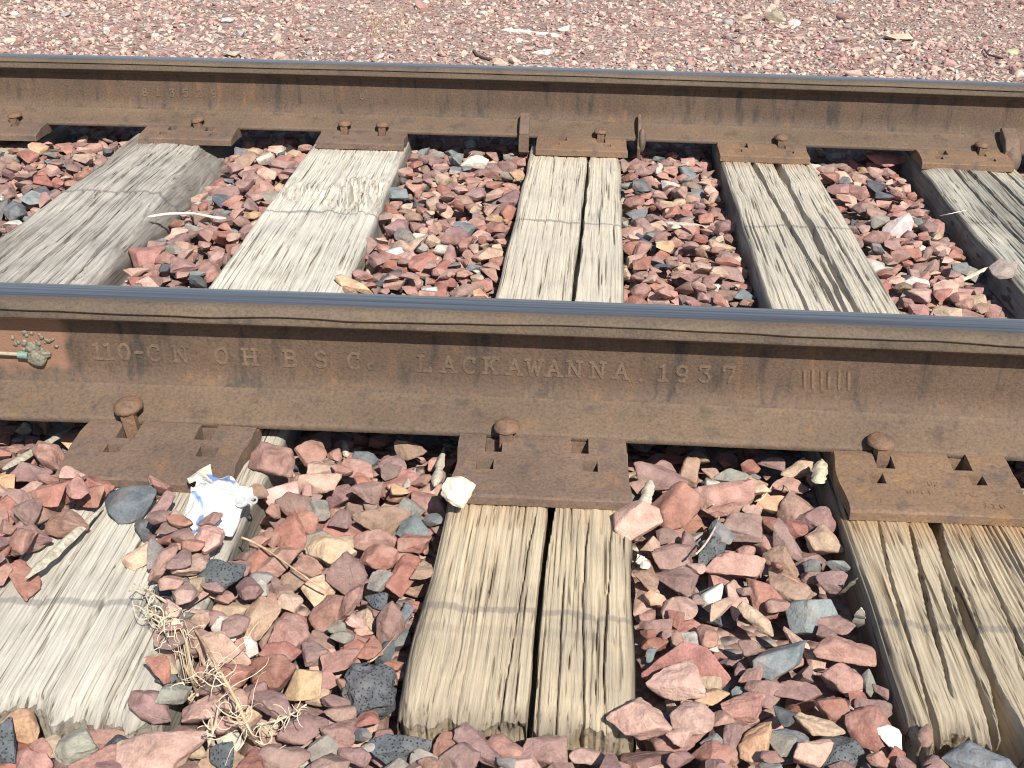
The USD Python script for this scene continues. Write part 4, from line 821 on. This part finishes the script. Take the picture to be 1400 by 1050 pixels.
def explicit(u, v, w, h, ang, col, lab, zc=-0.018, lean=None, q=0.86, zmax=0.02):
    rl = np.random.default_rng(int(u * 7 + v * 13))
    lav = lab and ("porous" in lab)
    base = poly(rl, 18 if lav else int(rl.integers(8, 13)), 0.25 if lav else 0.32, 0.75 if lav else 0.60)
    lean = math.radians(rl.uniform(18, 42)) if lean is None else lean
    tv = np.array([0, math.cos(lean), math.sin(lean)]); rv = np.array([1.0, 0, 0]); nv = np.cross(rv, tv)
    a = math.radians(ang); ca, sa = math.cos(a), math.sin(a)
    P = at(u, v, zc)
    if canArea[int((P[0] - HX0) / GC), int((P[1] - HY0) / GC)]: return
    for _ in range(2):
        d = pix(P)[2]; sc = d / FPX
        A1 = (rv * ca + tv * sa) * (w * 0.56 * sc); A2 = (-rv * sa + tv * ca) * (h * 0.56 * sc); A3 = nv * (min(w, h) / 2 * sc * rl.uniform(0.62, 0.9))
        Ab = xf(base, np.stack([A1, A2, A3], 1)); R = raster(Ab)
        ix, iy = int(round((P[0] - HX0) / GC)), int(round((P[1] - HY0) / GC))
        got = settle(R, ix, iy, q)
        if got is None: return
        z, sl = got; z = min(z, zmax); z = max(z, -0.018)
        if _ == 0: P = at(u, v, z)
    up = R[0] + z
    m = (railN[sl]) & R[2] & (up > ZB - 0.004)
    if m.sum() > 6: z -= max(0, (up[m].max() - ZB + 0.006)); z = max(z, -0.06)
    c = np.array(PAL[col]) * rl.uniform(0.88, 1.12) * (1 + rl.normal(0, 0.025, 3)) if isinstance(col, str) else np.array(col)
    place(Ab, R, ix, iy, z, sl, c, ("n", lab) if lab else "e")
SPEC.sort(key=lambda s: (s[6] is not None, s[2] * s[3] * 0 + s[1] * -0.0 + (s[2] * s[3])))
for s in sorted(SPEC, key=lambda s: -s[1] if False else (s[6] is not None, s[1])): explicit(*s)
# the white stone on the plate, pale pebbles and others lying between the rails
CRIB = [(541, 346, 30, 20, 10, (0.42, 0.50, 0.48), "pale mint-blue pebble between the rails beside the bleached tie"),
        (485, 388, 60, 18, -22, (0.47, 0.31, 0.19), "long tan stone against the near rail, right of the bleached tie"),
        (648, 222, 36, 20, 0, (0.46, 0.42, 0.34), "pale cream stone near the far rail left of the blunt anchor"),
        (1227, 316, 46, 34, 25, (0.40, 0.33, 0.31), "pale greyish stone between the cracked and the grey-green tie"),
        (1375, 366, 40, 34, 10, (0.26, 0.21, 0.185), "round brown stone against the grey-green tie near the right edge"),
        (199, 322, 46, 46, 40, (0.25, 0.125, 0.105), "upright maroon stone beside the silver-grey tie, under the white stick"),
        (1210, 219, 52, 22, -4, (0.33, 0.155, 0.14), "long pink-red stone close under the far rail, left of the grey-green tie"),
        (590, 398, 24, 16, 0, (0.30, 0.38, 0.36), "small sea-green stone at the near rail's top edge"),
        (542, 247, 32, 26, 0, (0.165, 0.185, 0.18), "dark slate-blue stone beside the bleached tie's right edge"),
        (48, 272, 38, 20, 0, (0.18, 0.20, 0.20), "blue-grey stone left of the silver-grey tie")]
for u, v, w, h, ang, c, lab in CRIB: explicit(u, v, w, h, ang, c, lab, lean=0.5)
# upper course: between the rails, then small stuff in the gaps everywhere
fill(9000, (0.024, 0.019, 0.0135), (.42, .40, .18), (HX0, HX1, 0.07, 1.60), 0.012, 6)
fill(1500, (0.024, 0.019), (.5, .5), (HX0, -0.52, HY0, -0.07), 0.010, 6)
fill(1600, (0.019, 0.0135), (.5, .5), (-0.66, -0.30, -0.57, -0.19), 0.006, 6)
fill(6000, (0.019, 0.0135), (.4, .6), (HX0, HX1, HY0, 1.60), 0.004, 8, under=0.006)
fill(8000, (0.0135, 0.009), (.4, .6), (HX0, HX1, HY0, 1.60), 0.003, 6, under=0.008)

# ---- write them: stones that show largest are parts of their own, the rest one part
ids, cnt = np.unique(TOPID[TOPID >= 0], return_counts=True)
shown = np.zeros(len(STONES)); area = dict(zip(ids, cnt))
for k, (Ab, P, col, kind) in enumerate(STONES):
    p = pix(P)
    vis_ = 0 < p[0] < 1400 and 0 < p[1] < 1050 and not (P[1] > 0 and p[1] > 385 + 0.034 * p[0])
    shown[k] = area.get(k, 0) * (GC * FPX / p[2]) ** 2 * (vis_ or 0)
order = [k for k in np.argsort(-shown) if not isinstance(STONES[k][3], tuple)]
single = set(order[:300])
ballast = thing("ballast", kind="structure")
bulkV, bulkF, bulkN, bulkT, off = [], [], [], [], 0
for k, (Ab, P, col, kind) in enumerate(STONES):
    if isinstance(kind, tuple):
        lav = "porous" in kind[1]
        v, f = stone_mesh(Ab, 0.0045, 0.05 if lav else 0.035, k, 0.5, 3 if lav or "round" in kind[1] or "pebble" in kind[1] else 1)
        if lav:
            nn = vnormals(v, f); v = v + nn * (np.clip(0.42 - noise(v * 130, 9), -0.2, 0.0) * 0.022)[:, None]
        root = thing("stone", kind[1], "stone", loc=P)
        if lav or "white" in kind[1] and "pink" not in kind[1]: m_ = M_LAVA if lav else M_WHITE
        else: m_ = M_STONE
        stage.RemovePrim(root); used[("/World", "stone")] -= 1
        pr = obj("stone", (v + P, f), m_, "/World", smooth=80, tint=col); tag(pr, kind[1], "stone")
        continue
    size = np.abs(verts(Ab)).max()
    if k in single:
        v, f = stone_mesh(Ab, max(0.0040, size / 7), 0.085, k, 0.55, 2)
        dark = np.array(col).max() < 0.10
        obj("stone", (v + P, f), M_LAVA if dark else M_STONE, ballast, smooth=80, tint=col)
    else:
        p = pix(P); vis_k = shown[k] > 0
        v, f = stone_mesh(Ab, size * (0.55 if vis_k else 1.3), 0.04 if vis_k else 0.0, k, 0.4, 1 if vis_k else 0)
        v, f, n = meshkit.arrays((v + P, f), 36)
        bulkV.append(v); bulkF.append(f + off); bulkN.append(n); bulkT.append(np.broadcast_to(col, v.shape)); off += len(v)
tag(raw("loose_stones", np.vstack(bulkV), np.vstack(bulkF), M_STONE, ballast, n=np.vstack(bulkN), tint=np.vstack(bulkT)), kind="stuff")

# white limestone lump on the corner of the middle plate
rl = np.random.default_rng(77)
wl = at(627, 672, 0.030); Ab = xf(poly(rl, 20, 0.2, 0.82), np.diag([0.0205, 0.017, 0.018]))
v, f = stone_mesh(Ab, 0.003, 0.07, 5, 0.5, 3)
tag(obj("stone", (v + wl, f), M_WHITE, "/World", smooth=50, tint=(0.70, 0.62, 0.49)), "lumpy cream-white stone resting on the split tie against the brown plate", "stone")

# ------------------------------------------------------------------ pebble field beyond the far rail
rp = np.random.default_rng(8)
field = UsdGeom.PointInstancer.Define(stage, "/World/gravel_field")
tag(field, "fine pinkish gravel covering the ground beyond the far rail", "gravel", kind="stuff")
protos = []
for k in range(14):
    Ab = xf(poly(rp, int(rp.integers(9, 14))), np.diag([rp.uniform(1, 1.5), rp.uniform(0.8, 1.05), rp.uniform(0.5, 0.8)]))
    v, f = stone_mesh(Ab, 0.75, 0.05, k, 0.5, 1)
    protos.append(str(obj("pebble", (v, f), M_PEBBLE, "/World/gravel_field", smooth=40).GetPath()))
field.CreatePrototypesRel().SetTargets([Sdf.Path(p) for p in protos])
N = 46000
y = 1.62 + (rp.random(N) ** 1.35) * 5.6; x = (rp.random(N) * 2 - 1) * (1.75 + 0.62 * (y - 1.6))
sz = np.exp(rp.normal(math.log(0.0062), 0.42, N)).clip(0.003, 0.02); sz[rp.random(N) < 0.012] *= 1.9
patch_ = fbm(np.stack([x * 1.1, y * 1.1, 0 * x], -1), 3, 44)
sz *= 0.75 + 0.6 * patch_
z = ground_z(x, y) + sz * 0.25
q = np.stack([trimesh.transformations.quaternion_from_euler(a, b, c) for a, b, c in zip(rp.normal(0, .35, N), rp.normal(0, .35, N), rp.uniform(0, 6.28, N))])
field.CreatePositionsAttr(Vt.Vec3fArray.FromNumpy(np.stack([x, y, z], -1).astype(np.float32)))
field.CreateScalesAttr(Vt.Vec3fArray.FromNumpy(np.repeat(sz[:, None], 3, 1).astype(np.float32)))
field.CreateOrientationsAttr(Vt.QuathArray([Gf.Quath(float(a), float(b), float(c), float(d)) for a, b, c, d in q]))
field.CreateProtoIndicesAttr(Vt.IntArray.FromNumpy(rp.integers(0, 14, N).astype(np.int32)))
# larger stones lying on that ground
FARS = [(740, 73, 26, 13, 0, (0.52, 0.60, 0.55), "pale mint-white stone just beyond the far rail"), (1057, 27, 24, 24, 60, (0.25, 0.21, 0.15), "brown upright stone on the far gravel, right of centre"), (1085, 33, 18, 12, 0, (0.60, 0.50, 0.42), "pale stone beside the brown upright one on the far gravel"),
        (310, 28, 17, 9, 0, (0.42, 0.44, 0.42), "pale grey stone on the far gravel, upper left"), (1382, 71, 20, 9, 0, (0.30, 0.30, 0.18), "olive stone on the far gravel near the right edge"), (425, 40, 18, 8, 0, (0.26, 0.25, 0.22), "dull grey stone on the far gravel, left of the grass tuft"),
        (1228, 51, 36, 9, 0, (0.48, 0.35, 0.24), "flat tan stone on the far gravel at the right"), (1135, 66, 18, 10, 0, (0.27, 0.16, 0.18), "purple stone beyond the far rail, left of the flat tan one"), (318, 74, 24, 8, 0, (0.38, 0.33, 0.24), "flat grey-tan stone peeping over the far rail, left")]
for u, v_, w, h, ang, c, lab in FARS:
    rl = np.random.default_rng(int(u)); P = at(u, v_, ZFAR + 0.006); sc = pix(P)[2] / FPX
    Ab = xf(poly(rl, 12, 0.3, 0.7), np.diag([w * 0.56 * sc, w / 2.4 * sc, max(h, 8) / 2 * sc * 1.05])); v, f = stone_mesh(Ab, 0.008, 0.05, int(u), 0.5, 1)
    tag(obj("stone", (v + P, f), M_STONE, "/World", smooth=38, tint=c), lab, "stone")

# ------------------------------------------------------------------ sticks, splinters, weeds
def surf(u, v, dz=0.004):
    z = 0.0
    for _ in range(4):
        P = at(u, v, z); ix, iy = int((P[0] - HX0) / GC), int((P[1] - HY0) / GC)
        if not (0 <= ix < nX and 0 <= iy < nY): return at(u, v, -0.03)
        z = float(Hm[max(ix - 1, 0):ix + 2, max(iy - 1, 0):iy + 2].mean())
    return at(u, v, max(z, -0.05) + dz)
def stick(name, label, category, pts, r, material, dz=0.005, wob=0.002, far=False, seed=0, fix=None):
    P = np.array([(at(u, v, ZFAR + 0.012) if far else (at(u, v, fix) if fix is not None else surf(u, v, dz))) for u, v in pts])
    t = np.linspace(0, 1, len(P)); tt = np.linspace(0, 1, 18)
    Q = np.stack([np.interp(tt, t, P[:, k]) for k in range(3)], -1)
    Q[:, 2] = np.linspace(Q[0, 2], Q[-1, 2], 18) + 0.3 * np.clip(Q[:, 2] - np.linspace(Q[0, 2], Q[-1, 2], 18), 0, 0.02) + wob * (noise(np.stack([tt * 7, 0 * tt, 0 * tt + seed], -1), seed) - 0.5)
    rr = r * (0.75 + 0.5 * noise(np.stack([tt * 9, 0 * tt + 3, 0 * tt], -1), seed + 1)) * np.clip(np.minimum(tt, 1 - tt) * 8 + 0.35, 0, 1)
    tag(obj(name, tube(Q, rr, 7), material, "/World", smooth=60), label, category)
stick("stick", "bleached white stick lying across the stones between the rails, left", "stick", [(202, 296), (228, 292), (262, 291), (290, 297), (309, 299)], 0.0030, M_STICK, fix=0.004)
stick("stick", "grey driftwood stick on the far gravel", "stick", [(686, 41), (712, 43), (740, 47), (765, 50)], 0.010, M_STICK, far=True)
stick("twig", "thin dark twig lying just beyond the far rail", "twig", [(647, 68), (652, 75), (662, 79), (673, 81)], 0.005, plain("dark_twig", (0.09, 0.065, 0.05)), far=True)
stick("twig", "thin dark twig on the far gravel at the photo's right", "twig", [(1345, 66), (1352, 75), (1372, 80)], 0.004, plain("dark_twig_b", (0.09, 0.065, 0.05)), far=True)
def splinter(label, a, b, w, tone=M_SPLINTER, dz=0.008, seed=0, name="wood_splinter"):
    A, B = surf(*a, dz), surf(*b, dz); d = B - A; L = np.linalg.norm(d); d /= L
    s = np.cross(d, [0, 0, 1.0]); s /= np.linalg.norm(s); n_ = np.cross(s, d); rl = np.random.default_rng(seed + 900)
    k = 14; tt = np.linspace(0, 1, k); prof = np.array([(-1, -.35), (-.5, .35), (.1, .5), (.7, .25), (1, -.3)])
    wd = w * np.clip(np.minimum(tt * 5 + 0.25, (1 - tt) * 3 + 0.12), 0, 1) * (0.8 + 0.4 * rl.random(k))
    V = A + d * (tt[:, None, None] * L) + wd[:, None, None] * (prof[None, :, 0, None] * s + prof[None, :, 1, None] * n_) + 0.00035 * rl.normal(size=(k, 5, 3))
    F = []
    for i in range(k - 1):
        for j in range(5):
            jj = (j + 1) % 5; F += [[i * 5 + j, (i + 1) * 5 + j, (i + 1) * 5 + jj], [i * 5 + j, (i + 1) * 5 + jj, i * 5 + jj]]
    for j in range(1, 4): F += [[0, j, j + 1], [(k - 1) * 5, (k - 1) * 5 + j + 1, (k - 1) * 5 + j]]
    mesh = trimesh.Trimesh(V.reshape(-1, 3), F, process=False); mesh.fix_normals()
    tag(obj(name, mesh, tone, "/World", smooth=30), label, "splinter")
M_SPL2 = plain("splinter_grey", (0.42, 0.375, 0.29), var=0.25, scale=160)
M_SPL3 = plain("splinter_pale", (0.50, 0.45, 0.36), var=0.2, scale=140)
splinter("long pale wood splinter left of the left tie plate", (4, 641), (97, 585), 0.0065, M_SPL2, 0.014, 1)
splinter("shorter wood splinter under the long pale one at the left", (20, 640), (72, 607), 0.0048, M_SPL2, 0.010, 2)
splinter("upright yellowish splinter beside the brown plate's left edge", (594, 665), (607, 612), 0.0060, M_SPL3, 0.012, 3)
splinter("crumpled grey wood chip right of the brown plate", (880, 690), (890, 655), 0.0085, M_SPL3, 0.012, 4)
splinter("square weathered wood chip left of the orange-brown plate", (1118, 660), (1124, 628), 0.0100, M_SPLINTER, 0.012, 5)
splinter("pale splinter lying among stones under the near rail, left of the plate", (552, 668), (568, 640), 0.0045, M_SPL3, 0.010, 6)
splinter("grey splintered board along the bleached tie's left edge", (36, 790), (141, 692), 0.0065, M_SPL2, 0.010, 7)
splinter("white splinter between the rails, lower right of the split tie", (908, 304), (962, 308), 0.0050, M_SPL3, 0.010, 8)
splinter("white splinter between the cracked and grey-green ties", (1308, 386), (1354, 364), 0.0055, M_SPL3, 0.010, 9)
splinter("white chip beside the cracked tie's left edge", (1178, 832), (1172, 858), 0.0055, M_SPL3, 0.014, 10)
splinter("brown stick end poking out beside the cracked tie", (1148, 812), (1173, 790), 0.0030, M_SPLINTER, 0.014, 11)
splinter("white chip in the gravel between the rails under the right anchor", (898, 237), (904, 219), 0.0085, M_SPL3, 0.012, 12)
splinter("pale upright splinter under the near rail in the left gravel", (474, 625), (470, 602), 0.0042, M_SPL3, 0.012, 13)
splinter("pale chip in the left gravel below the split tie's plate", (887, 412 + 365), (872, 758), 0.0060, M_SPL3, 0.010, 14)

# dry weed in the left foreground: main stalk, side stalk and curling tendrils
rw = np.random.default_rng(31)
def wpt(u, v, up): 
    P = surf(u, v, 0.0); d = EYE - P; return P + d / np.linalg.norm(d) * up / 0.55
weed = thing("dry_weed", "dried straw-coloured weed with curly tendrils beside the bleached tie's end", "weed")
def spath(pts, n=40):
    pts = np.array(pts); s = np.linspace(0, 1, len(pts)); t = np.linspace(0, 1, n)
    from scipy.interpolate import CubicSpline
    return np.stack([CubicSpline(s, pts[:, k])(t) for k in range(3)], -1)
stalk = spath([wpt(196, 806, .020), wpt(225, 822, .026), (wpt(262, 855, .034)), wpt(290, 900, .038), wpt(318, 948, .036), wpt(335, 985, .028), wpt(350, 1015, .014)])
obj("stalk", tube(stalk, np.linspace(0.0010, 0.0021, 40), 7), M_STRAW, weed, smooth=60)
side_ = spath([wpt(208, 830, .022), wpt(236, 880, .026), wpt(255, 915, .028), wpt(270, 950, .024)])
obj("stalk", tube(side_, np.linspace(0.0012, 0.0016, 40), 6), M_STRAW, weed, smooth=60)
def tendril(P, scale, steps, curl, r, rng):
    d = rng.normal(size=3); d /= np.linalg.norm(d); ax = rng.normal(size=3); ax /= np.linalg.norm(ax); pts = [P]
    for k in range(steps):
        ang = curl * rng.uniform(0.4, 1.5); c, s_ = math.cos(ang), math.sin(ang)
        d = d * c + np.cross(ax, d) * s_ + ax * (ax @ d) * (1 - c); d += rng.normal(0, 0.12, 3) + [0, 0, 0.02]; d /= np.linalg.norm(d)
        pts.append(pts[-1] + d * scale)
    pts = np.array(pts); ix = ((pts[:, 0] - HX0) / GC).astype(int).clip(0, nX - 1); iy = ((pts[:, 1] - HY0) / GC).astype(int).clip(0, nY - 1)
    pts[:, 2] = np.maximum(pts[:, 2], Hm[ix, iy] + r)
    return tube(pts, np.linspace(r, r * 0.45, len(pts)), 5)
T_ = []
for k in range(38):
    i = int(rw.choice([rw.integers(0, 8), rw.integers(14, 39), rw.integers(20, 39), rw.integers(20, 39)]))
    T_.append(tendril(stalk[i], 0.0034, int(rw.integers(8, 17)), 0.34, rw.uniform(0.0004, 0.0008), rw))
for k in range(34):
    T_.append(tendril(side_[rw.integers(0, 39)], 0.0032, int(rw.integers(7, 15)), 0.36, rw.uniform(0.0004, 0.0008), rw))
tag(obj("tendrils", join(T_), M_TENDRIL, weed, smooth=60), kind="stuff")
T_ = []
for c0, c1, m_, s0 in (((352, 990), (419, 963), 15, 1), ((300, 960), (285, 1020), 12, 2), ((200, 815), (230, 870), 14, 3)):
    bp = spath([wpt(*c0, .02), wpt((c0[0] + c1[0]) / 2, (c0[1] + c1[1]) / 2 + 6, .024), wpt(*c1, .022)], 30)
    obj("side_branch", join([tube(bp, 0.0009, 5)] + [tendril(bp[rw.integers(4, 29)], 0.0028, int(rw.integers(6, 12)), 0.4, 0.0007, rw) for _ in range(m_)]), M_TENDRIL, weed, smooth=60)
# thin dry stems elsewhere
def stem(label, pts, r, up=0.010, material=M_STRAW):
    tag(obj("straw", tube(spath([wpt(u, v, up) for u, v in pts], 30), np.linspace(r, r * 0.6, 30), 6), material, "/World", smooth=60), label, "dry stem")
stem("thin dry stem across the stones below the crumpled can", [(330, 735), (365, 752), (405, 780), (447, 808)], 0.0014, 0.014)
stem("thin pale stem leaning on the split tie's left edge", [(503, 905), (525, 888), (548, 860), (565, 843)], 0.0010, 0.016)
stem("thin pale twig at the foot of the grey-green tie", [(1285, 295), (1300, 292), (1322, 287)], 0.0010, 0.012, M_STICK)
stem("curled pale fibre on the right-hand stones below the near rail", [(945, 760), (970, 735), (985, 700), (975, 690)], 0.0014, 0.014, M_TENDRIL)
stem("wisp of dry grass in the right-hand gravel below the near rail", [(1035, 685), (1050, 672), (1062, 660), (1080, 672)], 0.0012, 0.014, M_TENDRIL)
# faint dry grass tuft beyond the far rail
tuft = thing("grass_tuft", "sparse dry straw-coloured grass tuft on the gravel beyond the far rail", "grass tuft")
T_ = []
for k in range(26):
    b = at(rw.uniform(505, 570), rw.uniform(40, 56), ZFAR); h_ = rw.uniform(0.06, 0.20); lx, ly = rw.normal(0, 0.05, 2)
    t = np.linspace(0, 1, 10); T_.append(tube(np.stack([b[0] + lx * t ** 1.6, b[1] + ly * t ** 1.6, b[2] + h_ * t * (1 - 0.25 * t)], -1), np.linspace(0.0013, 0.0005, 10), 4))
obj("blades", join(T_), M_STRAW, tuft, smooth=60)
obj("crown", join([blob(at(538 + 12 * k, 50, ZFAR), (0.012, 0.012, 0.008), 80 + k, 2) for k in (-1, 0, 1)]), M_STRAW, tuft, smooth=60)

# ------------------------------------------------------------------ crumpled can under the left plate
cp = surf(298, 690, 0.0)
canp = [(268, 648), (287, 631), (290, 645), (313, 650), (330, 660), (345, 672), (347, 683), (344, 690), (334, 692), (327, 706), (317, 722), (286, 728), (272, 731), (271, 728), (256, 730), (262, 718), (250, 700), (262, 688), (262, 680), (266, 668), (270, 660), (258, 658), (256, 655)]
ZC = 0.026
cw = np.array([at(u, v, ZC) for u, v in canp]); c0 = cw.mean(0); cpoly = Polygon(cw[:, :2] - c0[:2]).buffer(0)
n = 130; bx = cpoly.bounds; side_len = max(bx[2] - bx[0], bx[3] - bx[1])
tri = trimesh.creation.extrude_polygon(cpoly.buffer(0.0001), 0.0035, engine="earcut")
tm = trimesh.Trimesh(tri.vertices, tri.faces, process=True)
for _ in range(5): tm = tm.subdivide()
V = np.array(tm.vertices)
def fold(x, y):
    z = 0 * x; rf = np.random.default_rng(6)
    for _ in range(16):
        a = rf.uniform(0, np.pi); o = rf.uniform(-0.04, 0.04); s_ = x * math.cos(a) + y * math.sin(a) - o
        z = z + rf.uniform(0.0012, 0.0065) * np.maximum(0, 1 - np.abs(s_) / rf.uniform(0.005, 0.02)) * rf.choice([1, -0.7]) * (0.3 + noise(np.stack([x * 40, y * 40, 0 * x + o * 100], -1), 3))
    r = np.hypot(x, y - 0.003); ang = np.arctan2(y, x)
    return z + 0.020 * np.exp(-(r / 0.026) ** 2) + 0.0028 * np.sin(ang * 9 + 2 * noise(np.stack([x * 30, y * 30, 0 * x], -1), 5)) * np.clip(r / 0.03, 0, 1)
tilt = 0.35
zz = fold(V[:, 0], V[:, 1])
base_z = np.array([Hm[int((c0[0] + x_ - HX0) / GC), int((c0[1] + y_ - HY0) / GC)] for x_, y_ in V[:, :2]])
W = np.stack([V[:, 0] + c0[0], V[:, 1] + c0[1], V[:, 2] + zz + ZC - 0.008], -1)
# blue print: strokes of lettering and patches that follow the sheet
def upx(pts): return [tuple(at(u, v, ZC)[:2] - c0[:2]) for u, v in pts]
blue = [Polygon(upx(p)).buffer(0.0012) for p in ([(283, 647), (289, 644), (300, 651), (297, 654)], [(289, 644), (292, 643), (302, 650), (300, 652)], [(295, 661), (306, 652), (313, 651), (313, 660), (305, 666), (297, 665)], [(314, 658), (322, 656), (318, 660)], [(265, 687), (268, 686), (281, 695), (276, 697)], [(276, 703), (279, 712), (287, 719), (283, 722), (273, 718), (268, 709)], [(276, 724), (286, 721), (286, 727), (277, 729)], [(262, 718), (270, 717), (266, 721), (258, 727)])]
blue += [LineString(upx(p)).buffer(0.0008) for p in ([(277, 661), (284, 657), (288, 662), (290, 668)], [(274, 664), (283, 671), (291, 676)], [(277, 656), (280, 653), (287, 656)])]
bl = unary_union(blue)
inb = shapely.contains_xy(bl, V[:, 0], V[:, 1])
tint = np.where(inb[:, None], np.array([0.15, 0.23, 0.46]), np.array([0.64, 0.625, 0.57]))
tint = np.where(((V[:, 1] > 0.022) & ~inb)[:, None], np.array([0.62, 0.58, 0.48]), tint)
can = thing("crushed_can", "crumpled white and blue drinks can with its pull tab, below the left tie plate", "can", loc=tuple(c0))
W = W - c0
tag(raw("crumpled_body", W, tm.faces, M_CAN, can, n=vnormals(W, np.array(tm.faces)), tint=tint))
tabp = at(337, 686, ZC + 0.012) - c0
ring = Point(0, 0).buffer(1, quad_segs=10); tab = unary_union([affinity.translate(affinity.scale(ring, .0070, .0060), -.0055, -0.001), affinity.translate(affinity.scale(ring, .0056, .0048), .0065, 0.0018)]).buffer(0.0015).buffer(-0.0010)
tab = tab.difference(affinity.translate(affinity.scale(ring, .0030, .0026), .0078, 0.002))
tb = extr(tab, 0.0012); A = np.array(tb.vertices); A = np.stack([A[:, 0], A[:, 1] * 0.9, A[:, 2] + A[:, 1] * 0.45], -1)
obj("pull_tab", (A + tabp, np.array(tb.faces)), M_TAB, can, smooth=30)
rim = affinity.translate(affinity.scale(ring, .0046, .0040), -.0062, -0.0008).exterior
rp_ = np.array(rim.coords); rp3 = np.stack([rp_[:, 0], rp_[:, 1] * 0.9, 0.0018 + rp_[:, 1] * 0.45], -1)
obj("rivet_ring", tube(rp3 + tabp, 0.0006, 5), M_TAB, can, smooth=60)
